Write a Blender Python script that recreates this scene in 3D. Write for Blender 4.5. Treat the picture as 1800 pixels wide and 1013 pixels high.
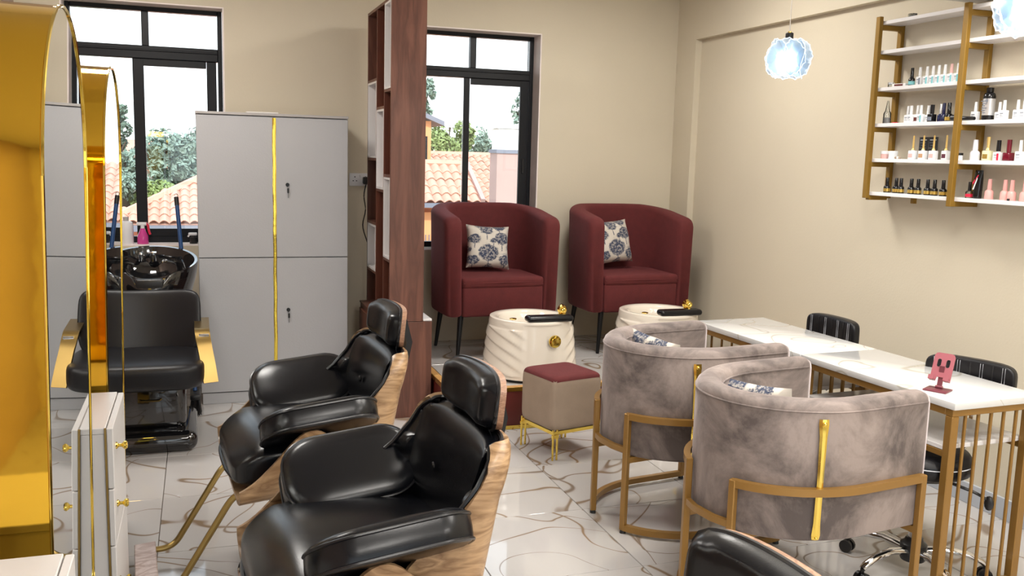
import bpy, bmesh, math, random
from mathutils import Vector, Matrix
PI = math.pi
random.seed(7)
sc = bpy.context.scene
for o in list(bpy.data.objects): bpy.data.objects.remove(o)
COL = sc.collection
R = math.radians

# ------------------------------------------------------------------ camera, world, sun, lights, exposure
CAMZ = 1.58
def set_camera():
    ya, pi_, ro = R(18.81645866), R(-8.23731253), R(1.5899585)
    fw = Vector((math.sin(ya)*math.cos(pi_), math.cos(ya)*math.cos(pi_), math.sin(pi_)))
    r0 = fw.cross(Vector((0,0,1))).normalized(); u0 = r0.cross(fw)
    r = math.cos(ro)*r0 + math.sin(ro)*u0; u = -math.sin(ro)*r0 + math.cos(ro)*u0
    cd = bpy.data.cameras.new('camera'); co = bpy.data.objects.new('camera', cd); COL.objects.link(co)
    m = Matrix((r, u, -fw)).transposed().to_4x4(); m.translation = Vector((0,0,CAMZ)); co.matrix_world = m
    cd.sensor_width = 36; cd.lens = 1618.7*36/1800; cd.clip_start = .02; cd.clip_end = 300
    sc.camera = co
set_camera()
sc.view_settings.view_transform = 'Standard'; sc.view_settings.look = 'None'
sc.view_settings.gamma = 1; sc.view_settings.use_curve_mapping = False
sc.view_settings.exposure = 0.08
sc.cycles.use_denoising = True
sc.cycles.max_bounces = 10; sc.cycles.diffuse_bounces = 4; sc.cycles.glossy_bounces = 5
sc.cycles.transparent_max_bounces = 16; sc.cycles.sample_clamp_indirect = 6
sc.cycles.caustics_refractive = False; sc.cycles.caustics_reflective = False

w = bpy.data.worlds.new('sky'); sc.world = w; w.use_nodes = True
nt = w.node_tree; bg = nt.nodes['Background']
tc = nt.nodes.new('ShaderNodeTexCoord'); sep = nt.nodes.new('ShaderNodeSeparateXYZ')
ramp = nt.nodes.new('ShaderNodeValToRGB')
ramp.color_ramp.elements[0].position = .5; ramp.color_ramp.elements[0].color = (1, 1, 1, 1)
ramp.color_ramp.elements[1].position = .9; ramp.color_ramp.elements[1].color = (.62, .8, 1, 1)
mr = nt.nodes.new('ShaderNodeMapRange'); mr.inputs[1].default_value = -1; mr.inputs[2].default_value = 1
nt.links.new(tc.outputs['Generated'], sep.inputs[0]); nt.links.new(sep.outputs[2], mr.inputs[0])
nt.links.new(mr.outputs[0], ramp.inputs[0]); nt.links.new(ramp.outputs[0], bg.inputs[0])
bg.inputs[1].default_value = 2.2

def light(name, kind, loc, energy, color=(1,1,1), size=None, rot=(0,0,0), **k):
    d = bpy.data.lights.new(name, kind); d.energy = energy; d.color = color
    if kind == 'AREA':
        d.shape = 'RECTANGLE'; d.size, d.size_y = size
    for a, b in k.items(): setattr(d, a, b)
    o = bpy.data.objects.new(name, d); o.location = loc; o.rotation_euler = rot; COL.objects.link(o)
    return o
light('sun', 'SUN', (0,-5,20), 4.0, (1,.93,.82), rot=(R(42), R(-18), R(12)), angle=R(1.5))
# sky portals: one in each window opening and one in the shop front
def portal(name, loc, rot, size):
    o = light(name, 'AREA', loc, 1, size=size, rot=rot); o.data.cycles.is_portal = True
portal('portal_window', (-.31,6.52,1.69), (R(-90),0,0), (1.0,1.5))
portal('portal_window', (1.72,6.52,1.69), (R(-90),0,0), (1.25,1.5))
portal('portal_shopfront', (.9,-2.62,1.35), (R(90),0,0), (3.6,2.5))
# ceiling panel lamps added to light the room, unseen above the frame
ADDED_LAMPS = [(.9,.9),(2.6,1.0),(1.75,2.3),(2.3,4.7),(2.7,2.6),(-.35,4.75),(.9,-.9),(2.6,-.9)]
for i,(x,y) in enumerate(ADDED_LAMPS):
    light('added_panel_light', 'AREA', (x,y,2.845), 30 if y > 4 else 34 if y < 0 else 22, (1,.965,.915), size=(.56,.56))
CEIL = 2.9

# ------------------------------------------------------------------ materials
def nodes(name):
    m = bpy.data.materials.new(name); m.use_nodes = True
    t = m.node_tree; return m, t, t.nodes['Principled BSDF']
def N(t, typ, **k):
    n = t.nodes.new(typ)
    for a, b in k.items():
        if isinstance(a, str) and hasattr(n, a): setattr(n, a, b)
    return n
def mat(name, col, rough=.5, metal=0., spec=.5, bump=0, bscale=200, var=0, vscale=6, coat=0, sheen=0, stretch=None, emit=None, sheen_tint=None):
    m, t, p = nodes(name)
    p.inputs['Base Color'].default_value = (*col, 1); p.inputs['Roughness'].default_value = rough
    p.inputs['Metallic'].default_value = metal; p.inputs['Specular IOR Level'].default_value = spec
    p.inputs['Coat Weight'].default_value = coat; p.inputs['Coat Roughness'].default_value = .08
    p.inputs['Sheen Weight'].default_value = sheen
    if sheen_tint: p.inputs['Sheen Tint'].default_value = (*sheen_tint,1)
    if emit:
        p.inputs['Emission Color'].default_value = (*emit[0],1); p.inputs['Emission Strength'].default_value = emit[1]
    c = t.nodes.new('ShaderNodeTexCoord')
    def vec():
        if stretch:
            mp = t.nodes.new('ShaderNodeMapping'); mp.inputs['Scale'].default_value = stretch
            t.links.new(c.outputs['Object'], mp.inputs[0]); return mp.outputs[0]
        return c.outputs['Object']
    if var:
        n = t.nodes.new('ShaderNodeTexNoise'); n.inputs['Scale'].default_value = vscale; n.inputs['Detail'].default_value = 5
        t.links.new(vec(), n.inputs['Vector'])
        mx = t.nodes.new('ShaderNodeMix'); mx.data_type = 'RGBA'
        a = [max(0,x*(1-var)) for x in col]; b = [min(1,x*(1+var)) for x in col]
        mx.inputs[6].default_value = (*a,1); mx.inputs[7].default_value = (*b,1)
        t.links.new(n.outputs[0], mx.inputs[0]); t.links.new(mx.outputs[2], p.inputs['Base Color'])
    if bump:
        n = t.nodes.new('ShaderNodeTexNoise'); n.inputs['Scale'].default_value = bscale; n.inputs['Detail'].default_value = 3
        t.links.new(vec(), n.inputs['Vector'])
        b = t.nodes.new('ShaderNodeBump'); b.inputs['Strength'].default_value = bump; b.inputs['Distance'].default_value = .002
        t.links.new(n.outputs[0], b.inputs['Height']); t.links.new(b.outputs[0], p.inputs['Normal'])
    return m
def mathn(t, op, a, b=None, clamp=False):
    n = t.nodes.new('ShaderNodeMath'); n.operation = op; n.use_clamp = clamp
    for i, v in enumerate((a, b)):
        if v is None: continue
        if isinstance(v, (int, float)): n.inputs[i].default_value = v
        else: t.links.new(v, n.inputs[i])
    return n.outputs[0]
def mixc(t, fac, a, b):
    mx = t.nodes.new('ShaderNodeMix'); mx.data_type = 'RGBA'
    for i, v in ((0,fac),(6,a),(7,b)):
        if isinstance(v, (int,float)): mx.inputs[i].default_value = v
        elif isinstance(v, tuple): mx.inputs[i].default_value = (*v,1)
        else: t.links.new(v, mx.inputs[i])
    return mx.outputs[2]
def vein_mat(name, base, vein, soft, rough, scale, width, amount, coat=0):
    """polished stone: contour lines of a distorted noise make the veins, random per object"""
    m, t, p = nodes(name)
    c = t.nodes.new('ShaderNodeTexCoord'); oi = t.nodes.new('ShaderNodeObjectInfo')
    off = t.nodes.new('ShaderNodeVectorMath'); off.operation = 'SCALE'; off.inputs['Scale'].default_value = 37
    comb = t.nodes.new('ShaderNodeCombineXYZ')
    for i in range(3): t.links.new(oi.outputs['Random'], comb.inputs[i])
    t.links.new(comb.outputs[0], off.inputs[0])
    add = t.nodes.new('ShaderNodeVectorMath'); add.operation = 'ADD'
    t.links.new(c.outputs['Object'], add.inputs[0]); t.links.new(off.outputs[0], add.inputs[1])
    def noise(s, d, dist=0):
        n = t.nodes.new('ShaderNodeTexNoise'); n.inputs['Scale'].default_value = s; n.inputs['Detail'].default_value = d
        n.inputs['Distortion'].default_value = dist; t.links.new(add.outputs[0], n.inputs['Vector']); return n.outputs[0]
    v = None; wmod = noise(scale*1.3, 1)
    wv = mathn(t, 'MULTIPLY', mathn(t, 'POWER', wmod, 3.0), width*8)
    for s, lv in ((scale,.5),(scale*1.25,.42)):
        n = noise(s, 1.2, .8)
        d = mathn(t, 'ABSOLUTE', mathn(t, 'SUBTRACT', n, lv))
        q = mathn(t, 'SUBTRACT', 1.0, mathn(t, 'DIVIDE', d, mathn(t,'ADD',wv,.002)), clamp=True)
        v = q if v is None else mathn(t, 'MAXIMUM', v, q)
    v = mathn(t, 'MULTIPLY', v, 1.0)
    core = mathn(t, 'MULTIPLY', mathn(t, 'MULTIPLY', mathn(t,'SUBTRACT',v,.45), 2.6, True), amount)
    halo = mathn(t, 'MULTIPLY', v, .55)
    cl = noise(scale*.7, 4, .4)
    basec = mixc(t, cl, tuple(base), tuple(soft))
    veinc = mixc(t, noise(scale*2, 1), tuple(vein[0]), tuple(vein[1]))
    halc = mixc(t, noise(scale*1.7, 1), tuple(min(1,.5*a+.5*b_) for a,b_ in zip(base,vein[0])), tuple(.6*a+.4*b_ for a,b_ in zip(base,vein[1])))
    col = mixc(t, core, mixc(t, halo, basec, halc), veinc)
    t.links.new(col, p.inputs['Base Color']); p.inputs['Roughness'].default_value = rough
    p.inputs['Coat Weight'].default_value = coat; p.inputs['Coat Roughness'].default_value = .02
    return m
def wood_mat(name, dark, light_, scale=(40,40,3), rough=.4, ring=6, dist=2.5, axis='Z', fine=.35):
    m, t, p = nodes(name)
    c = t.nodes.new('ShaderNodeTexCoord')
    mp = t.nodes.new('ShaderNodeMapping'); mp.inputs['Scale'].default_value = scale
    t.links.new(c.outputs['Object'], mp.inputs[0])
    n = t.nodes.new('ShaderNodeTexNoise'); n.inputs['Scale'].default_value = 1.; n.inputs['Detail'].default_value = 6; n.inputs['Distortion'].default_value = dist*.3
    t.links.new(mp.outputs[0], n.inputs[0])
    wv = mathn(t, 'FRACT', mathn(t, 'MULTIPLY', n.outputs[0], ring))
    tri = mathn(t, 'ABSOLUTE', mathn(t, 'SUBTRACT', wv, .5))
    n2 = t.nodes.new('ShaderNodeTexNoise'); n2.inputs['Scale'].default_value = 9; n2.inputs['Detail'].default_value = 4
    t.links.new(mp.outputs[0], n2.inputs[0])
    f = mathn(t, 'ADD', mathn(t, 'MULTIPLY', tri, 2*(1-fine)), mathn(t, 'MULTIPLY', n2.outputs[0], fine), clamp=True)
    col = mixc(t, f, tuple(dark), tuple(light_))
    t.links.new(col, p.inputs['Base Color']); p.inputs['Roughness'].default_value = rough
    b = t.nodes.new('ShaderNodeBump'); b.inputs['Strength'].default_value = .12; b.inputs['Distance'].default_value = .001
    t.links.new(f, b.inputs['Height']); t.links.new(b.outputs[0], p.inputs['Normal'])
    return m

M = {}
M['wall'] = mat('wall_paint', (.645,.58,.455), .75, var=.05, vscale=1.6, bump=.25, bscale=90)
M['wall_left'] = mat('wall_paint_pink', (.45,.33,.27), .8, var=.1, vscale=8)
M['ceiling'] = mat('ceiling_paint', (.78,.75,.69), .8, bump=.1, bscale=60)
M['reveal'] = mat('reveal_daylit_paint', (.90,.82,.80), .8, var=.12, vscale=9)  # colour lightened in place of daylight falling on the reveals
M['tile'] = vein_mat('marble_tile', (.575,.555,.54), ((.30,.18,.07),(.17,.15,.14)), (.47,.455,.45), .045, 1.5, .012, .9)
M['grout'] = mat('grout', (.16,.13,.10), .8)
M['base_tile'] = mat('skirting_tile', (.47,.50,.55), .12, var=.08, vscale=8)
M['frame'] = mat('black_aluminium', (.006,.007,.010), .4, spec=.3)
M['sill'] = mat('sill', (.40,.36,.33), .6, var=.2, vscale=10)
M['mirror'] = mat('mirror_glass', (.80,.83,.83), .005, 1)
M['gold'] = mat('gold_mirror_sheet', (.93,.58,.06), .05, 1, bump=.35, bscale=5)
M['gold_bright'] = mat('polished_gold', (.90,.66,.14), .1, 1)
M['gold_foil'] = mat('gold_foil', (.88,.66,.10), .12, 1, bump=1.0, bscale=14)
M['gold_paint'] = mat('gold_painted_steel', (.31,.165,.036), .38, .35, coat=.25)
M['gold_dark'] = mat('mustard_gold_paint', (.26,.142,.016), .45, .25)
M['brass'] = mat('brushed_brass', (.33,.22,.075), .33, 1)
M['chrome'] = mat('chrome', (.75,.76,.78), .08, 1)
M['leather'] = mat('black_leather', (.004,.0045,.0065), .26, spec=.36, bump=.08, bscale=300, var=.3)
M['leather_matte'] = mat('black_vinyl', (.006,.006,.008), .38, spec=.35, bump=.2, bscale=380)
M['piping'] = mat('black_piping', (.008,.008,.01), .3)
M['plywood'] = wood_mat('oak_veneer', (.20,.105,.045), (.56,.37,.205), (2.6,2.6,11), .36, ring=9)
M['plywood_red'] = wood_mat('veneer_edge', (.20,.09,.05), (.50,.30,.19), (20,20,120), .4)
M['redwood'] = wood_mat('reddish_wood', (.085,.030,.019), (.205,.083,.053), (14,14,1.4), .42, ring=3)
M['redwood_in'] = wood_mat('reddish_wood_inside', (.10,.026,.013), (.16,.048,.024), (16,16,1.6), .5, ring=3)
M['zebra'] = wood_mat('striped_wood', (.42,.27,.22), (.80,.68,.64), (5,12,12), .35, ring=8)
M['edge_wood'] = wood_mat('trim_wood', (.45,.20,.05), (.66,.40,.15), (4,30,30), .35)
M['white'] = mat('white_laminate', (.43,.43,.445), .45, bump=.25, bscale=120, var=.03)
M['white_edge'] = mat('white_laminate_edge', (.42,.40,.39), .5)
M['white_gloss'] = mat('white_gloss_board', (.80,.78,.78), .25)
M['drawer'] = mat('drawer_white', (.72,.69,.67), .35, bump=.15, bscale=30, var=.05)
M['cream'] = mat('cream_acrylic', (.80,.735,.64), .14, coat=.3)
M['burgundy'] = mat('burgundy_fabric', (.105,.0125,.013), .85, bump=.9, bscale=500, var=.25, vscale=25, sheen=.12, sheen_tint=(.7,.2,.25))
M['stool_fabric'] = mat('stool_linen', (.36,.275,.205), .8, bump=.8, bscale=420, var=.12, vscale=14)
M['maroon'] = mat('maroon_panel', (.115,.018,.014), .35)
M['velvet'] = None
M['marble'] = vein_mat('white_quartz', (.70,.70,.695), ((.46,.41,.31),(.46,.46,.45)), (.655,.66,.66), .06, 1.7, .009, .75, coat=.1)
M['black_gloss'] = mat('black_ceramic', (.006,.006,.007), .04, spec=.7, coat=.5)
M['black_plastic'] = mat('black_plastic', (.012,.012,.013), .35)
M['black_metal'] = mat('black_metal', (.012,.012,.013), .35, .4)
M['basin_side'] = mat('grey_gloss_plastic', (.15,.145,.15), .2)
M['blue'] = mat('blue_plastic', (.008,.05,.16), .4)
M['white_plastic'] = mat('white_plastic', (.80,.80,.82), .3)
M['pink_anod'] = mat('pink_anodised', (.44,.135,.165), .38, .3)
M['pink_dark'] = mat('pink_anodised_base', (.27,.08,.105), .3, .5)
M['red_plastic'] = mat('red_plastic', (.65,.02,.06), .3)
M['magenta'] = mat('magenta_liquid', (.60,.06,.28), .15)
M['paper'] = mat('paper', (.82,.80,.78), .6)
M['stitch'] = mat('white_thread', (.55,.57,.62), .7)
def velvet():
    m, t, p = nodes('taupe_velvet')
    c = t.nodes.new('ShaderNodeTexCoord')
    n = t.nodes.new('ShaderNodeTexNoise'); n.inputs['Scale'].default_value = 3.4; n.inputs['Detail'].default_value = 9; n.inputs['Roughness'].default_value = .66; n.inputs['Distortion'].default_value = .6
    mp = t.nodes.new('ShaderNodeMapping'); mp.inputs['Scale'].default_value = (1,1,.8)
    t.links.new(c.outputs['Object'], mp.inputs[0]); t.links.new(mp.outputs[0], n.inputs[0])
    cr = t.nodes.new('ShaderNodeValToRGB'); t.links.new(n.outputs[0], cr.inputs[0])
    e = cr.color_ramp.elements; e[0].position = .40; e[0].color = (.092,.073,.068,1); e[1].position = .61; e[1].color = (.315,.258,.235,1)
    t.links.new(cr.outputs[0], p.inputs['Base Color']); p.inputs['Roughness'].default_value = .7
    p.inputs['Sheen Weight'].default_value = .8; p.inputs['Sheen Tint'].default_value = (.9,.8,.8,1); p.inputs['Sheen Roughness'].default_value = .35
    n2 = t.nodes.new('ShaderNodeTexNoise'); n2.inputs['Scale'].default_value = 30; n2.inputs['Detail'].default_value = 6
    t.links.new(c.outputs['Object'], n2.inputs[0])
    b = t.nodes.new('ShaderNodeBump'); b.inputs['Strength'].default_value = .5; b.inputs['Distance'].default_value = .003
    t.links.new(n2.outputs[0], b.inputs['Height']); t.links.new(b.outputs[0], p.inputs['Normal'])
    return m
M['velvet'] = velvet()
def glass(name, tint=(.96,.985,.99), refl=1.0):
    m = bpy.data.materials.new(name); m.use_nodes = True; t = m.node_tree
    t.nodes.clear(); out = t.nodes.new('ShaderNodeOutputMaterial')
    tr = t.nodes.new('ShaderNodeBsdfTransparent'); tr.inputs[0].default_value = (*tint,1)
    gl = t.nodes.new('ShaderNodeBsdfGlossy'); gl.inputs['Roughness'].default_value = .01
    fr = t.nodes.new('ShaderNodeFresnel'); fr.inputs[0].default_value = 1.45
    mx = t.nodes.new('ShaderNodeMixShader')
    t.links.new(mathn(t,'MULTIPLY',fr.outputs[0],refl), mx.inputs[0]); t.links.new(tr.outputs[0], mx.inputs[1]); t.links.new(gl.outputs[0], mx.inputs[2])
    t.links.new(mx.outputs[0], out.inputs[0]); return m
M['glass'] = glass('window_glass')
M['clear'] = glass('clear_bottle', (.86,.88,.88))
def petal():
    m = bpy.data.materials.new('acrylic_petal'); m.use_nodes = True; t = m.node_tree
    t.nodes.clear(); out = t.nodes.new('ShaderNodeOutputMaterial')
    tr = t.nodes.new('ShaderNodeBsdfTransparent'); tr.inputs[0].default_value = (.80,.90,1,1)
    df = t.nodes.new('ShaderNodeBsdfTranslucent'); df.inputs[0].default_value = (.75,.88,1,1)
    gl = t.nodes.new('ShaderNodeBsdfGlossy'); gl.inputs['Roughness'].default_value = .12
    m1 = t.nodes.new('ShaderNodeMixShader'); m1.inputs[0].default_value = .5
    m2 = t.nodes.new('ShaderNodeMixShader'); m2.inputs[0].default_value = .18
    t.links.new(tr.outputs[0], m1.inputs[1]); t.links.new(df.outputs[0], m1.inputs[2])
    t.links.new(m1.outputs[0], m2.inputs[1]); t.links.new(gl.outputs[0], m2.inputs[2])
    t.links.new(m2.outputs[0], out.inputs[0]); return m
M['petal'] = petal()
M['bulb'] = mat('lit_bulb', (1,1,1), .5, emit=((.85,.95,1),25))
M['lamp'] = mat('added_lit_panel', (1,1,1), .5, emit=((1,.93,.82),6))  # glowing face of the added ceiling panels
def toile():
    m, t, p = nodes('toile_print')
    c = t.nodes.new('ShaderNodeTexCoord')
    def noise(s, d, r=.5, vec=None):
        n = t.nodes.new('ShaderNodeTexNoise'); n.inputs['Scale'].default_value = s; n.inputs['Detail'].default_value = d
        n.inputs['Roughness'].default_value = r; t.links.new(vec or c.outputs['Object'], n.inputs[0]); return n.outputs[0]
    sp = t.nodes.new('ShaderNodeSeparateXYZ'); t.links.new(c.outputs['Object'], sp.inputs[0]); X, Y = sp.outputs[0], sp.outputs[1]
    edge = mathn(t, 'MULTIPLY', mathn(t, 'SUBTRACT', noise(42,4,.7), .5), .055)
    tot = None
    for cx_,cy_,r in ((-.100,.045,.044),(-.005,-.050,.074),(.090,.050,.056),(-.015,.108,.046),(.108,-.095,.046),(-.112,-.100,.044),(.030,.035,.026),(-.055,.150,.045),(.072,.142,.048),(.155,.0,.034),(-.155,-.025,.036),(.0,-.155,.044)):
        dx = mathn(t,'SUBTRACT',X,cx_); dy = mathn(t,'SUBTRACT',Y,cy_)
        d = mathn(t,'SQRT',mathn(t,'ADD',mathn(t,'MULTIPLY',dx,dx),mathn(t,'MULTIPLY',mathn(t,'MULTIPLY',dy,dy),1.5)))
        crown = mathn(t,'MULTIPLY',mathn(t,'SUBTRACT',r,mathn(t,'ADD',d,edge)),120,True)
        tr = mathn(t,'MULTIPLY',mathn(t,'LESS_THAN',mathn(t,'ABSOLUTE',mathn(t,'ADD',dx,mathn(t,'MULTIPLY',edge,.25))),.0035),mathn(t,'LESS_THAN',mathn(t,'ABSOLUTE',mathn(t,'ADD',dy,r*.9)),r*.62))
        u = mathn(t,'MAXIMUM',crown,mathn(t,'MULTIPLY',tr,.9))
        tot = u if tot is None else mathn(t,'MAXIMUM',tot,u)
    leaf = mathn(t,'ADD',mathn(t,'MULTIPLY',mathn(t,'SUBTRACT',noise(80,3,.7),.38),4.5,True),.35,True)
    f = mathn(t,'MULTIPLY',tot,leaf)
    mp = t.nodes.new('ShaderNodeMapping'); mp.inputs['Scale'].default_value = (9,50,9); t.links.new(c.outputs['Object'],mp.inputs[0])
    grass = mathn(t,'MULTIPLY',mathn(t,'MULTIPLY',mathn(t,'SUBTRACT',noise(1,5,.7,mp.outputs[0]),.53),6,True),mathn(t,'MULTIPLY',mathn(t,'SUBTRACT',noise(13,1),.47),6,True))
    f = mathn(t,'MAXIMUM',f,mathn(t,'MULTIPLY',grass,.55))
    col = mixc(t, f, (.66,.61,.54), (.030,.045,.095))
    t.links.new(col, p.inputs['Base Color']); p.inputs['Roughness'].default_value = .85; p.inputs['Sheen Weight'].default_value = .15
    return m
M['toile'] = toile()

# ------------------------------------------------------------------ mesh helpers
class B:
    def __init__(s): s.bm = bmesh.new()
    def _faces(s, vs): return {f for v in vs for f in v.link_faces}
    def box(s, c, d, bevel=0, seg=2, rz=0, rot=None):
        m = Matrix.Translation(c)
        if rot is not None: m = m @ rot
        elif rz: m = m @ Matrix.Rotation(rz,4,'Z')
        vs = bmesh.ops.create_cube(s.bm, size=1, matrix=m @ Matrix.Diagonal((*d,1)))['verts']
        if bevel:
            es = list({e for v in vs for e in v.link_edges})
            bmesh.ops.bevel(s.bm, geom=es, offset=min(bevel, min(d)*.499), segments=seg, affect='EDGES', profile=.5)
        return s
    def cyl(s, p0, p1, r0, r1=None, n=16, cap=True):
        r1 = r0 if r1 is None else r1
        p0, p1 = Vector(p0), Vector(p1); d = p1-p0
        m = Matrix.Translation((p0+p1)/2) @ d.to_track_quat('Z','Y').to_matrix().to_4x4()
        bmesh.ops.create_cone(s.bm, cap_ends=cap, segments=n, radius1=r0, radius2=r1, depth=d.length, matrix=m)
        return s
    def softbox(s, c, d, e=5, n=14, f=None):
        """cushion: a cube grid pulled to a superellipsoid; f may bend it afterwards (local coordinates)"""
        m = {}; ax = ((0,1,2),(1,2,0),(2,0,1))
        def vert(p):
            k = tuple(round(q,4) for q in p)
            if k not in m:
                kk = sum(abs(q)**e for q in p)**(1/e); v = Vector([q/kk*d[i]/2 for i,q in enumerate(p)])
                if f: v = f(v)
                m[k] = s.bm.verts.new(v+Vector(c))
            return m[k]
        g = [math.sin(PI/2*(2*i/n-1)) for i in range(n+1)]
        for a,b_,c_ in ax:
            for sg in (-1,1):
                def P(i,j):
                    p = [0,0,0]; p[a] = sg; p[b_] = g[i]; p[c_] = g[j]; return vert(p)
                for i in range(n):
                    for j in range(n): s.bm.faces.new((P(i,j),P(i+1,j),P(i+1,j+1),P(i,j+1)))
        return s
    def sphere(s, c, r, n=12, sc_=(1,1,1)):
        m = Matrix.Translation(c) @ Matrix.Diagonal((r*sc_[0], r*sc_[1], r*sc_[2], 1))
        bmesh.ops.create_uvsphere(s.bm, u_segments=n, v_segments=max(6,n//2), radius=1, matrix=m); return s
    def lathe(s, prof, n=24, c=(0,0,0), sx=1, sy=1):
        rings = []
        for r, z in prof:
            if r < 1e-5: rings.append([s.bm.verts.new((c[0],c[1],c[2]+z))])
            else: rings.append([s.bm.verts.new((c[0]+r*sx*math.cos(2*PI*i/n), c[1]+r*sy*math.sin(2*PI*i/n), c[2]+z)) for i in range(n)])
        for a, b in zip(rings, rings[1:]):
            for i in range(n):
                j = (i+1)%n
                if len(a)==1 and len(b)==1: continue
                if len(a)==1: s.bm.faces.new((a[0],b[j],b[i]))
                elif len(b)==1: s.bm.faces.new((a[i],a[j],b[0]))
                else: s.bm.faces.new((a[i],a[j],b[j],b[i]))
        return s
    def sweep(s, path, sec, closed=False, up=(0,0,1), cap=True, scale=None):
        """sec: list of (side, up) points swept along path, held upright"""
        P = [Vector(p) for p in path]; n = len(P); rings = []; upv = Vector(up)
        for i, p in enumerate(P):
            if closed: t = P[(i+1)%n]-P[i-1]
            else: t = P[min(i+1,n-1)]-P[max(i-1,0)]
            t.normalize()
            sd = t.cross(upv)
            if sd.length < 1e-4: sd = t.cross(Vector((1,0,0)))
            sd.normalize(); u = sd.cross(t).normalized()
            k = scale(i/(n-1)) if scale else (1,1)
            # mitre
            mit = 1
            if 0 < i < n-1 or closed:
                a = (P[i]-P[i-1]).normalized(); c_ = max(.35, a.dot(t)); mit = 1/c_
            rings.append([s.bm.verts.new(p + sd*(q[0]*k[0]*mit) + u*(q[1]*k[1])) for q in sec])
        m = len(sec)
        for i in range(n if closed else n-1):
            a, b = rings[i], rings[(i+1)%n]
            for j in range(m): s.bm.faces.new((a[j],a[(j+1)%m],b[(j+1)%m],b[j]))
        if cap and not closed:
            s.bm.faces.new(list(reversed(rings[0]))); s.bm.faces.new(rings[-1])
        return s
    def tube(s, path, r, n=8, closed=False):
        return s.sweep(path, [(r*math.cos(2*PI*i/n), r*math.sin(2*PI*i/n)) for i in range(n)], closed)
    def bar(s, path, wd, ht, closed=False):
        return s.sweep(path, [(-wd/2,-ht/2),(wd/2,-ht/2),(wd/2,ht/2),(-wd/2,ht/2)], closed)
    def prism(s, pts, d):
        """pts: planar polygon (3d), extruded by vector d"""
        d = Vector(d); a = [s.bm.verts.new(p) for p in pts]; b = [s.bm.verts.new(Vector(p)+d) for p in pts]
        n = len(pts); s.bm.faces.new(list(reversed(a))); s.bm.faces.new(b)
        for i in range(n): s.bm.faces.new((a[i],a[(i+1)%n],b[(i+1)%n],b[i]))
        return s
    def shell(s, f, nu, nv, t):
        """thick sheet: f(u,v) a surface, t(u,v) or number the thickness along its normal"""
        tf = t if callable(t) else (lambda u,v: t)
        e = 1e-3; A = []; Bq = []
        for i in range(nu+1):
            ra, rb = [], []
            for j in range(nv+1):
                u, v = i/nu, j/nv
                p = Vector(f(u,v)); du = Vector(f(min(1,u+e),v))-Vector(f(max(0,u-e),v)); dv = Vector(f(u,min(1,v+e)))-Vector(f(u,max(0,v-e)))
                nn = du.cross(dv)
                if nn.length > 1e-12: nn.normalize()
                ra.append(s.bm.verts.new(p)); rb.append(s.bm.verts.new(p+nn*tf(u,v)))
            A.append(ra); Bq.append(rb)
        for i in range(nu):
            for j in range(nv):
                s.bm.faces.new((A[i][j],A[i][j+1],A[i+1][j+1],A[i+1][j])); s.bm.faces.new((Bq[i][j],Bq[i+1][j],Bq[i+1][j+1],Bq[i][j+1]))
        def edge(L, K):
            for i in range(len(L)-1): s.bm.faces.new((L[i],L[i+1],K[i+1],K[i]))
        edge([r[0] for r in A],[r[0] for r in Bq]); edge([r[-1] for r in A],[r[-1] for r in Bq]); edge(A[0],Bq[0]); edge(A[-1],Bq[-1])
        return s
    def build(s, name, m=None, parent=None, smooth=True, ang=35, loc=None):
        bm = s.bm; bmesh.ops.remove_doubles(bm, verts=bm.verts, dist=1e-5)
        bmesh.ops.recalc_face_normals(bm, faces=bm.faces)
        me = bpy.data.meshes.new(name); bm.to_mesh(me); bm.free()
        if m is not None:
            for q in (m if isinstance(m,(list,tuple)) else [m]): me.materials.append(M[q] if isinstance(q,str) else q)
        if smooth:
            for p in me.polygons: p.use_smooth = True
            me.set_sharp_from_angle(angle=R(ang))
        o = bpy.data.objects.new(name, me); COL.objects.link(o)
        if parent: o.parent = parent
        if loc: o.location = loc
        return o
def tag(o, label, cat, group=None):
    o['label'] = label; o['category'] = cat
    if group: o['group'] = group
    return o
def thing(name, label, cat, loc=(0,0,0), rz=0, group=None):
    o = bpy.data.objects.new(name, None); COL.objects.link(o); o.empty_display_size = .1
    o.location = loc; o.rotation_euler = (0,0,rz); return tag(o, label, cat, group)
def struct(o): o['kind'] = 'structure'; return o
def sempty(name):
    o = bpy.data.objects.new(name, None); COL.objects.link(o); return struct(o)
def kids(o): return [c for c in bpy.data.objects if c.parent == o]
def dup(root, loc, rz=None, label=None, group=None):
    r = root.copy(); COL.objects.link(r); r.location = loc
    if rz is not None: r.rotation_euler = (0,0,rz)
    if label: r['label'] = label
    if group: r['group'] = group
    for ch in kids(root):
        c = ch.copy(); COL.objects.link(c); c.parent = r
        for g in kids(ch):
            d = g.copy(); COL.objects.link(d); d.parent = c
    return r
def arc(cx, cy, r, a0, a1, n, z=0): return [(cx+r*math.cos(a0+(a1-a0)*i/n), cy+r*math.sin(a0+(a1-a0)*i/n), z) for i in range(n+1)]
def fillet(P, r, n=5):
    """round the corners of a 3d polyline"""
    P = [Vector(p) for p in P]; out = [P[0]]
    for a, b, c in zip(P, P[1:], P[2:]):
        d1 = (a-b); d2 = (c-b); k = min(r, d1.length*.49, d2.length*.49)
        s, e = b+d1.normalized()*k, b+d2.normalized()*k
        for i in range(n+1):
            t = i/n; out.append(s*(1-t)**2 + b*2*t*(1-t) + e*t*t)
    out.append(P[-1]); return out
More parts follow.
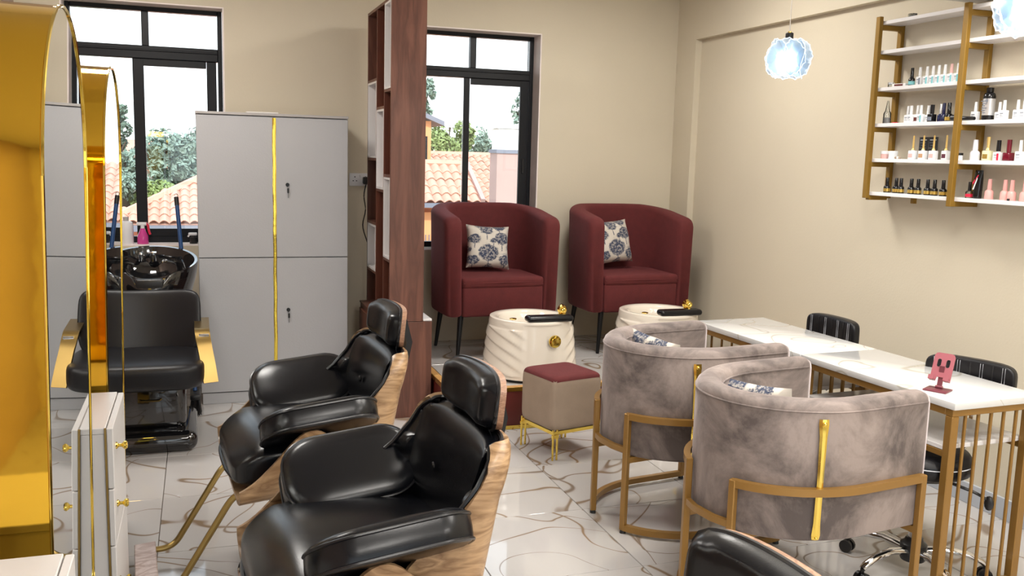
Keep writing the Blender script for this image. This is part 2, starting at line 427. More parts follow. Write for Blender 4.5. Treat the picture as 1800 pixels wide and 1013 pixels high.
# ------------------------------------------------------------------ structure: the room
XL, XR, YF, YB = -1.02, 3.435, -2.5, 6.28
floor = struct(B().box(((XL+XR)/2,(YF+YB)/2,-.055),(XR-XL,YB-YF,.09)).build('floor','grout',smooth=False))
def tile_mesh(w_, d_, h_):
    b = B().box((0,0,-h_/2),(w_,d_,h_),.0015,1); o = b.build('tile','tile'); return o
protos = {}
def place_tile(x0, x1, y0, y1, z, parent, h_=.012):
    k = (round(x1-x0,3), round(y1-y0,3))
    loc = ((x0+x1)/2,(y0+y1)/2,z)
    if k in protos: o = protos[k].copy(); COL.objects.link(o)
    else: o = tile_mesh(k[0]-.003,k[1]-.003,h_); protos[k] = o
    o.parent = parent; o.location = loc; return o
def grid(a, b, o, s):
    g = [a]; k = math.ceil((a-o)/s+1e-6)
    while o+k*s < b-1e-6: g.append(o+k*s); k += 1
    return g+[b]
gx, gy = grid(XL,XR,1.615,.6), grid(YF,YB,3.66,.6)
for a, b in zip(gx,gx[1:]):
    for c, d in zip(gy,gy[1:]): place_tile(a,b,c,d,0,floor)
struct(B().box(((XL+XR)/2,(YF+YB)/2,CEIL+.05),(XR-XL+.5,YB-YF+.6,.1)).build('ceiling','ceiling',smooth=False))
W1 = (-.775,.165,.94,2.45); W2 = (1.10,2.312,.90,2.43); TB = .24
def wall_with_holes(name, x0, x1, y0, y1, holes, m):
    b = B(); z0, z1 = -.1, CEIL; xs = [x0]
    for h in holes: xs += [h[0],h[1]]
    xs.append(x1)
    for i in range(0,len(xs),2): b.box(((xs[i]+xs[i+1])/2,(y0+y1)/2,(z0+z1)/2),(xs[i+1]-xs[i],y1-y0,z1-z0))
    for h in holes:
        b.box(((h[0]+h[1])/2,(y0+y1)/2,(z0+h[2])/2),(h[1]-h[0],y1-y0,h[2]-z0))
        b.box(((h[0]+h[1])/2,(y0+y1)/2,(h[3]+z1)/2),(h[1]-h[0],y1-y0,z1-h[3]))
    return struct(b.build(name,m,smooth=False))
wall_with_holes('wall_back', XL-.2, XR+.2, YB, YB+TB, [W1,W2], 'wall')
struct(B().box((XR+.1,(YF+YB)/2,(CEIL-.1)/2),(.2,YB-YF+.5,CEIL+.1)).build('wall_right','wall',smooth=False))
struct(B().box((XL-.1,(YF+YB)/2,(CEIL-.1)/2),(.2,YB-YF+.5,CEIL+.1)).build('wall_left','wall_left',smooth=False))
SF = (-.9,2.8,.08,2.55)
wall_with_holes('wall_front', XL-.2, XR+.2, YF-.2, YF, [SF], 'wall')
# column in the back right corner, beam along the right wall, cross beam
struct(B().box((XR-.024,6.143,CEIL/2),(.05,.272,CEIL)).build('trim_column','wall',smooth=False))
struct(B().box((XR-.024,4.76,(2.432+CEIL)/2),(.05,2.496,CEIL-2.432)).build('trim_beam','wall',smooth=False))
struct(B().box(((XL+XR)/2,3.38,(2.335+CEIL)/2),(XR-XL,.26,CEIL-2.335)).build('trim_cross_beam','ceiling',smooth=False))
# skirting tiles
def skirting(name, a, b_, y_or_x, axis):
    s = sempty(name); c = a
    while c < b_-.02:
        e = min(c+.6,b_)
        if axis == 'y': B().box((y_or_x,(c+e)/2,.05),(.012,e-c-.003,.1),.002,1).build('skirting_tile','base_tile',s)
        else: B().box(((c+e)/2,y_or_x,.05),(e-c-.003,.012,.1),.002,1).build('skirting_tile','base_tile',s)
        c = e
skirting('baseboard_right', -2.4, 4.9, XR-.006, 'y')
skirting('baseboard_back', -.98, .98, YB-.006, 'x')
# reveals (plaster returns of the window openings)
for k, Wn in enumerate((W1,W2)):
    b = B(); x0,x1,z0,z1 = Wn
    b.box((x1-.004,YB+.07,(z0+z1)/2),(.008,.139,z1-z0)); b.box((x0+.004,YB+.07,(z0+z1)/2),(.008,.139,z1-z0))
    b.box(((x0+x1)/2,YB+.07,z1-.004),(x1-x0-.018,.139,.008)); b.box(((x0+x1)/2,YB+.07,z0+.004),(x1-x0-.018,.139,.008))
    struct(b.build('trim_%d'%(k+1),'reveal',smooth=False))
# aluminium windows
def window(n, x0, x1, z0, z1, zt0, zt1, mtop, mlow, sash_r):
    s = sempty('window_%d'%n); y = YB+.165; f = .028; D = .06
    b = B()
    for x in (x0+f/2, x1-f/2): b.box((x,y,(z0+z1)/2),(f,D,z1-z0),.003,1)
    for z, h in ((z0+.02,.04),(z1-f/2,f)): b.box(((x0+x1)/2,y,z),(x1-x0-2*f,D-.002,h),.003,1)
    b.build('outer_frame','frame',s)
    b = B(); b.box(((x0+x1)/2,y-.004,(zt0+zt1)/2),(x1-x0-2*f,D+.004,zt1-zt0),.003,1)
    b.box(((x0+x1)/2,y-.038,(zt0+zt1)/2+.012),(x1-x0-2*f,.012,.01),.002,1); b.build('transom','frame',s)
    B().box((mtop,y,(zt1+z1-f)/2),(.042,D-.006,z1-f-zt1),.003,1).build('mullion','frame',s)
    for a, c in ((x0+f,mtop-.021),(mtop+.021,x1-f)):
        B().box(((a+c)/2,y,(zt1+z1-f)/2),(c-a,.005,z1-f-zt1)).build('pane','glass',s,False)
    # fixed light, left
    B().box(((x0+f+mlow[0])/2,y+.012,(z0+.04+zt0)/2),(mlow[0]-x0-f,.005,zt0-z0-.04)).build('pane','glass',s,False)
    # sliding sash, right, in front
    a, c = mlow[0], sash_r; st = mlow[1]-mlow[0]; ys = y-.012; zb = z0+.04; d = .026
    sh = B(); sh.box((a+st/2,ys,(zb+zt0)/2),(st,d,zt0-zb),.003,1); sh.box((c-.03,ys,(zb+zt0)/2),(.06,d,zt0-zb),.003,1)
    sh.box(((a+c)/2,ys,zt0-.022),(c-a-st-.06+.002,d-.002,.044),.002,1); sh.box(((a+c)/2,ys,zb+.025),(c-a-st-.06+.002,d-.002,.05),.002,1)
    so = sh.build('sash','frame',s)
    B().box(((a+st+c-.06)/2,ys,(zb+zt0)/2),(c-a-st-.06,.005,zt0-zb-.09)).build('pane','glass',so,False)
    h = B(); h.box((c-.03,ys-.018,1.5),(.016,.012,.11),.004,1); h.build('sash_handle','black_plastic',so)
    if x1-f-c > .01:
        B().box(((c+x1-f)/2,y+.012,(zb+zt0)/2),(x1-f-c,.005,zt0-zb)).build('pane','glass',s,False)
    return s
window(1, W1[0]+.009, W1[1]-.009, W1[2]+.009, W1[3]-.009, 2.12, 2.20, -.308, (-.388,-.322), .118)
window(2, W2[0]+.009, W2[1]-.009, W2[2]+.009, W2[3]-.009, 2.11, 2.18, 1.852, (1.789,1.831), 2.272)
# shop front behind the camera
s = sempty('window_3'); b = B(); x0,x1,z0,z1 = SF
for i in range(5): b.box((x0+(x1-x0)*i/4,YF-.1,(z0+z1)/2),(.05,.06,z1-z0-.002))
for z in (z0+.026,1.0,2.05,z1-.026): b.box(((x0+x1)/2,YF-.1,z),(x1-x0-.05,.05,.05))
b.build('shopfront_frame','frame',s,False)
B().box(((x0+x1)/2,YF-.1,(z0+z1)/2),(x1-x0-.06,.006,z1-z0-.06)).build('pane','glass',s,False)
# fixtures for the added ceiling lamps, unseen above the frame
for i,(x,y) in enumerate(ADDED_LAMPS):
    l = thing('added_ceiling_light','square white ceiling panel light added out of view to light the salon','ceiling light',(x,y,CEIL),group='added ceiling panel lights')
    B().box((0,0,-.02),(.62,.62,.036),.006,1).build('housing','white_plastic',l)
    B().box((0,0,-.0405),(.56,.56,.006)).build('diffuser','lamp',l,False)

# ------------------------------------------------------------------ outside: houses and trees beyond the windows
M['terracotta'] = mat('terracotta_tile', (.62,.34,.25), .8, var=.3, vscale=3)
M['coral'] = mat('coral_render', (.75,.27,.17), .8, var=.15, vscale=2)
M['orange_render'] = mat('orange_render', (.80,.36,.16), .8, var=.1, vscale=2)
M['white_render'] = mat('white_render', (.80,.78,.75), .8, var=.06, vscale=2)
M['pink_render'] = mat('pink_render', (.46,.31,.28), .8, var=.12, vscale=2)
M['grey_render'] = mat('grey_fascia', (.20,.21,.26), .7)
M['leaf1'] = mat('leaf_green', (.26,.34,.12), .6, var=.5, vscale=1.2)  # leaf colours here lightened in place of distance haze
M['leaf2'] = mat('leaf_haze_blue_green', (.24,.33,.27), .6, var=.5, vscale=1.2)
M['leaf3'] = mat('leaf_dark', (.17,.24,.18), .6, var=.5, vscale=1.2)
M['green_paint'] = mat('green_paint', (.03,.22,.12), .4)
M['bark'] = mat('bark', (.10,.075,.055), .9)
M['ground'] = mat('garden_ground', (.22,.17,.10), .9, var=.4, vscale=.6)
struct(B().box((3,35,-4.1),(90,56,.2)).build('trim_ground','ground',smooth=False))
def tile_proto(tw, tl):
    b = B(); n = 5; pts = []
    for i in range(n+1):
        a = PI*i/n; pts.append((-.5*tw+tw*i/n, .34*tw*math.sin(a)))
    top = []; 
    for (y,l) in ((-.5*tl,.03),(.5*tl,.0)):
        top.append([b.bm.verts.new((p[0],y,p[1]+l)) for p in pts])
    for i in range(n): b.bm.faces.new((top[0][i],top[0][i+1],top[1][i+1],top[1][i]))
    low = [b.bm.verts.new((p[0],-.5*tl,p[1]+.03-.02)) for p in pts]
    for i in range(n): b.bm.faces.new((low[i],low[i+1],top[0][i+1],top[0][i]))
    o = b.build('roof_tile','terracotta',smooth=True,ang=60)
    return o
TP = tile_proto(.215,.36); tile_me = TP.data; bpy.data.objects.remove(TP)
def roof_face(parent, o, ax, up, ncol, nrow, inside=lambda s,t: True, skip=None):
    """tiles in rows on a sloping plane; ax and up are unit vectors along the eave and up the slope"""
    o, ax, up = Vector(o), Vector(ax).normalized(), Vector(up).normalized(); nz = ax.cross(up)
    rot = Matrix((ax,up,nz)).transposed()
    for r in range(nrow):
        for c in range(ncol):
            s_, t_ = .215*(c+.5), .31*(r+.5)
            if not inside(s_,t_): continue
            p = o+ax*s_+up*t_+nz*.01
            ob = bpy.data.objects.new('roof_tile', tile_me); COL.objects.link(ob)
            m = rot.to_4x4(); m.translation = p+nz*random.uniform(0,.012); ob.matrix_world = m; ob.parent = parent
# house A: hipped roof seen through the left window
pa = R(25); upA = (0,math.cos(pa),math.sin(pa)); hA = thing('house','coral walled house with a hipped terracotta tiled roof, seen through the left window','house',(-.3,24.5,-4))
def world_part(b, name, m, parent, smooth=False):
    o = b.build(name, m, smooth=smooth); o.parent = parent; o.matrix_parent_inverse = Matrix.Translation(parent.location).inverted(); return o
EAX = -1.95
b = B(); b.box((EAX+2.5,23.6,-2.1),(4.4,2.6,3.78)); world_part(b,'wall','coral',hA)
b = B(); b.box((EAX+2.5,22.0,-.27),(5.0,.1,.14)); world_part(b,'gutter','grey_render',hA)
for x in (-1.35,-.35):
    b = B(); b.box((x,22.29,-1.05),(.6,.06,.55)); world_part(b,'window','frame',hA)
def roofslab(parent, pts, up_, m='terracotta'):
    b = B(); n = (Vector(pts[1])-Vector(pts[0])).cross(Vector(pts[2])-Vector(pts[0])).normalized()
    b.prism(pts, -n*.12); return world_part(b,'roof',m,parent)
zA = -.17; L = 2.5; hz = L*math.tan(pa)
rA = roofslab(hA,[(EAX,22,zA),(EAX+5.0,22,zA),(EAX+5.0,22+L,zA+hz),(EAX+L,22+L,zA+hz)],upA)
roof_face(rA,(EAX,22,zA),(1,0,0),upA,23,9,lambda s_,t_: s_ > t_*math.cos(pa)-.1)
b = B(); b.tube([(EAX+.02,22.02,zA+.06),(EAX+L,22+L,zA+hz+.06)],.1,6); world_part(b,'hip_ridge','terracotta',hA)
roofslab(hA,[(EAX,22+2*L,zA),(EAX,22,zA),(EAX+L,22+L,zA+hz)],upA)
# house B: gabled roof through the right window, house C behind it
pb = R(30); upB = (0,math.cos(pb),math.sin(pb)); zB = .46; LB = 1.42
hB = thing('house','low house with a terracotta tiled gable roof and an orange wall, beyond the right window','house',(4.2,21.5,-4))
b = B(); b.box((4.6,21.5,-1.85),(2.6,2.6,4.2)); world_part(b,'wall','orange_render',hB)
hb = LB*math.tan(pb); rB = roofslab(hB,[(3.2,20,zB),(6.02,20,zB),(6.02,20+LB,zB+hb),(3.2,20+LB,zB+hb)],upB)
roof_face(rB,(4.3,20,zB),(1,0,0),upB,8,5)
roofslab(hB,[(6.02,20+2*LB,zB),(3.2,20+2*LB,zB),(3.2,20+LB,zB+hb),(6.02,20+LB,zB+hb)],upB)
b = B(); b.bar([(6.06,19.98,zB+.05),(6.06,20+LB,zB+hb+.05)],.1,.14); world_part(b,'verge_board','pink_render',hB)
b = B(); b.tube([(3.2,20+LB,zB+hb+.05),(6.05,20+LB,zB+hb+.05)],.1,6); world_part(b,'ridge_cap','terracotta',hB)
b = B(); b.bar([(3.2,19.95,zB-.04),(5.1,19.95,zB-.04)],.1,.1); world_part(b,'gutter','grey_render',hB)
b = B()
for i in range(7): b.cyl((4.55+.08*i,20.17,-1.0),(4.55+.08*i,20.17,-.25),.012,n=6)
b.box((4.79,20.17,-.62),(.6,.03,.03)); world_part(b,'window_grille','grey_render',hB)
hC = thing('house','house with a wide terracotta tiled roof behind the gabled one, seen through the right window','house',(7.9,27,-4))
pc = R(22); upC = (0,math.cos(pc),math.sin(pc))
b = B(); b.box((7.9,27.2,-2.0),(3.2,5.4,4.4)); world_part(b,'wall','pink_render',hC)
hc = 3.1*math.tan(pc); zC = .25
rC = roofslab(hC,[(6.3,24,zC),(9.6,24,zC),(9.6,27.1,zC+hc),(6.3,27.1,zC+hc)],upC)
roof_face(rC,(6.35,24,zC),(1,0,0),upC,15,11)
roofslab(hC,[(9.6,30.2,zC),(6.3,30.2,zC),(6.3,27.1,zC+hc),(9.6,27.1,zC+hc)],upC)
b = B(); b.tube([(6.3,27.1,zC+hc+.04),(9.6,27.1,zC+hc+.04)],.1,6); world_part(b,'ridge_cap','terracotta',hC)
hD = thing('building','white rendered block with a pinkish lower wall, at the right of the right window','building',(5.7,15.2,-4))
b = B(); b.box((5.68,15.2,.78),(1.76,.36,2.46)); world_part(b,'wall','white_render',hD)
b = B(); b.box((5.68,15.2,-1.2),(1.80,.40,5.6)); world_part(b,'lower_wall','pink_render',hD)
b = B(); b.box((5.68,15.2,1.63),(1.84,.44,.06)); world_part(b,'ledge','grey_render',hD)
b = B(); b.box((5.68,15.2,2.04),(1.82,.42,.05)); world_part(b,'coping','white_render',hD)
hE = thing('house','orange house with a grey eave at the left edge of the right window','house',(4.9,25,-4))
b = B(); b.box((4.83,25.1,-.8),(2.0,2.0,6.4)); world_part(b,'wall','orange_render',hE)
b = B(); b.prism([(3.4,23.9,3.36),(6.14,23.9,2.28),(6.14,23.9,2.40),(3.4,23.9,3.48)],(0,2.5,0)); world_part(b,'roof','grey_render',hE)
b = B(); b.box((5.55,24.08,1.6),(.35,.06,.8)); world_part(b,'window','frame',hE)
hF = thing('house','distant house with a brown tiled roof between trees, seen through the left window','house',(-1.4,38,-4))
b = B(); b.box((-1.4,38.2,-1.6),(3.4,4,5)); world_part(b,'wall','white_render',hF)
roofslab(hF,[(-3.3,35.8,.75),(.5,35.8,.75),(.1,38,1.75),(-2.9,38,1.75)],upA)
def tree(label, x, y, zc, rx, rz_, leafm, n, size, seed):
    rnd = random.Random(seed); t = thing('tree', label, 'tree', (x,y,-4))
    b = B(); h = zc+4
    b.sweep([(0,0,0),(.08,.02,h*.5),(0,0,h),(.05,0,h+rz_*.6)],[(.22,0),(.11,.19),(-.11,.19),(-.22,0),(-.11,-.19),(.11,-.19)],scale=lambda k:(1-.75*k,1-.75*k))
    for i in range(5):
        a = rnd.uniform(0,2*PI); b.cyl((0,0,h-.4*rz_),(rx*.6*math.cos(a),rx*.6*math.sin(a),h+rnd.uniform(-.2,.6)*rz_),.07,.02,6)
    b.build('trunk','bark',t)
    b = B(); cl = []
    for i in range(26):
        while True:
            p = Vector((rnd.uniform(-1,1),rnd.uniform(-1,1),rnd.uniform(-1,1)))
            if p.length < 1: break
        cl.append((Vector((p.x*rx*.8,p.y*rx*.8,h+p.z*rz_*.8)), rnd.uniform(.22,.4)*min(rx,rz_)))
    for i in range(n):
        c, r = cl[i%26]; d = Vector((rnd.gauss(0,1),rnd.gauss(0,1),rnd.gauss(0,1))).normalized()
        p = c+d*r*rnd.uniform(.75,1.05); nn = (d+Vector((rnd.gauss(0,.5),rnd.gauss(0,.5),rnd.gauss(0,.5)+.3))).normalized()
        a = nn.orthogonal().normalized(); q = nn.cross(a); ph = rnd.uniform(0,6.28); a2 = a*math.cos(ph)+q*math.sin(ph); q2 = nn.cross(a2)
        s_ = size*rnd.uniform(.6,1.3)
        vs = [b.bm.verts.new(p+a2*s_*k[0]+q2*s_*k[1]+nn*k[2]*s_) for k in ((-1,0,0),(-.2,.5,.1),(1,0,-.25),(-.2,-.5,.1))]
        b.bm.faces.new(vs)
    f = b.build('foliage',leafm,t,smooth=False); f['kind'] = 'stuff'
tree('broad pale green tree in the left half of the right window, above the tiled roof', 8.9, 34, 1.75, 1.3, 1.3, M['leaf1'], 3400, .11, 1)
tree('haze tinted round tree behind the right sash of the right window', 10.8, 36, 1.6, 1.1, 1.05, M['leaf2'], 2700, .10, 2)
tree('tall sparse tree at the far left of the right window', 9.3, 40, 3.9, .55, 1.5, M['leaf2'], 500, .14, 3)
tree('thin sparse tree top at the upper right of the right window', 13.9, 40, 3.6, .5, 1.0, M['leaf2'], 420, .12, 4)
tree('large hazy tree in the middle of the left window', -1.12, 31.6, .95, 1.2, 1.35, M['leaf2'], 3000, .11, 5)
tree('small yellow green tree in front of the large hazy one in the left window', -1.2, 28.0, .05, .75, .62, M['leaf1'], 2000, .10, 6)
tree('rounded haze tinted tree at the right of the left window, beside the cabinet', .05, 33, 1.1, .8, 1.3, M['leaf2'], 1900, .11, 7)
tree('dark slender conifer shaped tree at the left of the left window', -2.55, 32, 1.7, .6, 1.7, M['leaf3'], 1900, .11, 8)
tree('mid green tree between the mullion and the slender tree in the left window', -2.0, 28.2, .65, .62, 1.0, M['leaf2'], 1700, .10, 9)
tree('dark tree low behind the hipped roof in the left window', .75, 28.6, .3, .9, 1.2, M['leaf3'], 1700, .11, 10)
tree('tree beyond the left end of the hipped roof in the left window', -3.2, 27.5, -.3, .8, 1.1, M['leaf1'], 1700, .11, 11)

t = thing('metal_rail','green painted pipe rail just outside the right window','rail',(2.05,7.6,0))
B().tube(fillet([(-.13,0,-2.0),(-.13,0,1.125),(.09,0,1.125),(.09,0,-2.0)],.03,4),.014,8).build('rail_hoop','green_paint',t)
B().tube([(-.13,0,.9),(.09,0,.9)],.01,8).build('cross_bar','green_paint',t)
# ------------------------------------------------------------------ white cabinet
cab = thing('storage_cabinet','tall white four door cabinet with a gold strip down its middle, between the windows','cabinet',(.433,6.045,0))
B().box((0,.012,.92),(.895,.42,1.70),.002,1).build('carcass','white',cab)
B().box((0,.0,1.778),(.90,.45,.016),.002,1).build('top_board','white_edge',cab)
B().box((0,-.0,.034),(.88,.43,.068),.002,1).build('plinth','white',cab)
FY = -.213
for sx in (-1,1):
    for z0,z1 in ((.075,.908),(.914,1.764)):
        d = B().box((sx*.2255,FY,(z0+z1)/2),(.441,.018,z1-z0),.0015,1).build('door','white',cab)
        if sx == 1:
            zl = 1.36 if z1 > 1 else .582; x = .078
            l = B(); l.cyl((x,FY-.009,zl),(x,FY-.016,zl),.012,.011,16); l.build('lock','black_metal',d)
            k = B(); k.box((x,FY-.02,zl-.004),(.003,.008,.02)); k.box((x+.003,FY-.021,zl-.036),(.011,.004,.03),.004,1); k.cyl((x+.003,FY-.021,zl-.05),(x+.003,FY-.021,zl-.08),.0016,n=6); k.build('key','black_metal',d)
b = B(); n = 60
b.shell(lambda u,v: ((v-.5)*.021+.001*math.sin(u*40), FY-.0105-.0012*math.sin(u*57)*math.sin(u*23+1)-.002*math.cos((v-.5)*3), .08+u*1.68), n, 4, .0012)
b.build('gold_strip','gold_foil',cab)
p = tag(B().box((.37,5.93,1.7905),(.19,.12,.008),.003,1).build('paper_packet','paper'),'flat white packet lying on top of the tall white cabinet','packet')

# wall socket with plug
so = thing('wall_socket','white double wall socket with a black plug, between cabinet and wooden divider','socket',(1.03,YB,1.385))
B().box((0,-.006,0),(.146,.012,.086),.004,2).build('face_plate','white_plastic',so)
h = B()
for dx in (-.036,.036):
    h.box((dx,-.0125,.018),(.006,.003,.009)); h.box((dx-.011,-.0125,-.008),(.008,.003,.006)); h.box((dx+.011,-.0125,-.008),(.008,.003,.006))
h.build('sockets','black_plastic',so)
B().box((.0,-.0135,.026),(.012,.006,.016),.002,1).build('switch','white_plastic',so)
pl = thing('plug','black plug with a drooping cable in the wall socket beside the divider','plug',(1.066,YB-.012,1.38))
B().box((0,-.022,0),(.042,.04,.05),.008,2).build('plug_body','black_plastic',pl)
B().tube(fillet([(0,-.03,-.02),(-.02,-.035,-.1),(.0,-.04,-.2),(-.03,-.03,-.3),(.02,-.03,-.45)],.08,4),.004,6).build('cable','black_plastic',pl)

# ------------------------------------------------------------------ wooden divider with cubbies
dv = thing('room_divider','tall reddish wooden divider with staggered open cubbies, standing before the back wall','divider',(1.14,5.65,0))
b = B(); zb = .592
bs = B(); bs.box((.005,.02,.295),(.30,.72,.588),.002,1); bs.build('base_cabinet','redwood',dv)
B().box((.005,0,.2915),(.304,.02,.583),.001,1,).build('base_front','redwood',dv).location = (0,-.372,0)
B().box((-.0235,-.0,zb),(.253,.76,.012),.001,1).build('base_top','redwood',dv); B().box((.1305,-.0,zb),(.053,.76,.012),.001,1).build('base_top','white_gloss',dv)
B().box((-.151,-.19,.38),(.016,.33,.36),.002,1).build('drawer_front','redwood',dv)
B().box((-.151,.17,.38),(.016,.33,.36),.002,1).build('drawer_front','redwood',dv)
X0,X1,Y0,Y1,ZT = -.10,.103,-.38,.40,2.445
B().box(((X0+X1)/2,Y0+.01,(zb+.006+ZT)/2),(X1-X0,.02,ZT-zb-.006),.001,1).build('end_panel','redwood',dv)
B().box(((X0+X1)/2,Y1-.009,(zb+.006+ZT)/2),(X1-X0,.018,ZT-zb-.006),.001,1).build('end_panel','redwood',dv)
B().box(((X0+X1)/2,.01,ZT-.009),(X1-X0-.001,Y1-Y0-.04,.018),.001,1).build('top_panel','redwood',dv)
cols = [Y0+.02, -.163, .08, Y1-.018]
for y in cols[1:3]: B().box(((X0+X1)/2,y,(zb+.006+ZT-.018)/2),(X1-X0-.002,.016,ZT-zb-.024),.001,1).build('upright','redwood_in',dv)
# z levels of the cubby boards in each column (near, middle, far) and which boxes are lined white
def cubby(c, z0, z1, white):
    y0,y1 = cols[c]+(.0 if c==0 else .008), cols[c+1]-.008*(c<2)
    t = .012
    if white:
        b = B(); xm = (X0+X1)/2
        b.box((xm-.001,(y0+y1)/2,z0+t/2),(X1-X0,y1-y0-.001,t)); b.box((xm-.001,(y0+y1)/2,z1-t/2),(X1-X0,y1-y0-.001,t))
        b.box((xm-.001,y0+t/2,(z0+z1)/2),(X1-X0,t,z1-z0-2*t)); b.box((xm-.001,y1-t/2,(z0+z1)/2),(X1-X0,t,z1-z0-2*t))
        b.box((X1-.004,(y0+y1)/2,(z0+z1)/2),(.006,y1-y0-2*t,z1-z0-2*t)); b.build('white_cubby','white_gloss',dv,False)
    else:
        B().box((X1-.004,(y0+y1)/2,(z0+z1)/2),(.006,y1-y0-.001,z1-z0)).build('back_board','redwood_in',dv,False)
def column_boards(c, zs, first_white):
    y0,y1 = cols[c]+(.0 if c==0 else .008), cols[c+1]-.008*(c<2)
    wh = first_white; lv = [ZT-.018]+zs+[zb+.006]
    for i,(a,d) in enumerate(zip(lv,lv[1:])):
        cubby(c, d+(.009 if i < len(lv)-2 else 0), a-(.009 if i else 0), wh); wh = not wh
        if i < len(lv)-2: B().box(((X0+X1)/2,(y0+y1)/2,d),(X1-X0-.002,y1-y0-.001,.017),.001,1).build('shelf_board','redwood',dv)
column_boards(0,[1.93,1.437,.943],True)
column_boards(1,[1.837,1.342],False)
column_boards(2,[2.015,1.528,1.125,.816],False)
# ------------------------------------------------------------------ raised pedicure platform
PX0, PY0, PZ = 1.315, 4.90, .25
pf = thing('pedicure_platform','low raised maroon platform with gold edging and a marble tiled top under the armchairs','platform',((PX0+XR)/2,(PY0+YB)/2,0))
pc_ = ((PX0+XR)/2,(PY0+YB)/2)
b = B(); b.box((0,0,(PZ-.012)/2),(XR-PX0-.004,YB-PY0-.004,PZ-.014)); b.build('step_body','maroon',pf,False)
def place_rel(xa,xb,ya,yb):
    k = ('p',round(xb-xa,3),round(yb-ya,3))
    if k in protos: o = protos[k].copy(); COL.objects.link(o)
    else:
        o = B().box((0,0,-.006),(xb-xa-.003,yb-ya-.003,.012),.0015,1).build('tile','tile'); protos[k] = o
    o.parent = pf; o.location = ((xa+xb)/2-pc_[0],(ya+yb)/2-pc_[1],PZ)
px, py = grid(PX0+.045,XR-.05,PX0+.645,.6), grid(PY0+.045,YB-.002,PY0+.645,.6)
for a,c in zip(px,px[1:]):
    for d,e in zip(py,py[1:]): place_rel(a,c,d,e)
hx, hy = (XR-PX0)/2, (YB-PY0)/2
B().box((0,-hy+.0215,PZ-.006),(2*hx-.006,.043,.013),.003,1).build('wood_edging','edge_wood',pf)
B().box((-hx+.0215,.022,PZ-.006),(.043,2*hy-.05,.013),.003,1).build('wood_edging','edge_wood',pf)
B().box((0,-hy-.003,PZ-.012),(2*hx,.006,.024),.001,1).build('gold_edge_trim','gold_bright',pf)
B().box((-hx-.003,0,PZ-.012),(.006,2*hy-.01,.024),.001,1).build('gold_edge_trim','gold_bright',pf)
B().box((0,-hy-.003,.012),(2*hx,.006,.022),.001,1).build('gold_base_trim','gold_bright',pf)

# ------------------------------------------------------------------ burgundy armchairs
def u_path(hw, yb, yf, r, n=12):
    """open U in plan, opening to -y: from front left round the back to front right"""
    return [(-hw,yf)] + [(-hw+r-r*math.cos(PI/2*i/n), yb-r+r*math.sin(PI/2*i/n)) for i in range(n+1)] + \
           [(hw-r+r*math.sin(PI/2*i/n), yb-r+r*math.cos(PI/2*i/n)) for i in range(n+1)] + [(hw,yf)]
def resample(P, n):
    P = [Vector(p) for p in P]; L = [0]
    for a,b_ in zip(P,P[1:]): L.append(L[-1]+(b_-a).length)
    out = []; k = 0
    for i in range(n+1):
        s_ = L[-1]*i/n
        while k < len(L)-2 and L[k+1] < s_: k += 1
        t = (s_-L[k])/max(1e-9,L[k+1]-L[k]); out.append(P[k].lerp(P[k+1],t))
    return out
def roundrect(w_, h_, r, n=4, rt=None):
    """closed section, centred, corners rounded; rt radius of the top corners"""
    rt = r if rt is None else rt; P = []
    for cx_,cy_,a0,rr in ((w_/2-r,-h_/2+r,-PI/2,r),(w_/2-rt,h_/2-rt,0,rt),(-w_/2+rt,h_/2-rt,PI/2,rt),(-w_/2+r,-h_/2+r,PI,r)):
        for i in range(n+1): P.append((cx_+rr*math.cos(a0+PI/2*i/n), cy_+rr*math.sin(a0+PI/2*i/n)))
    return P
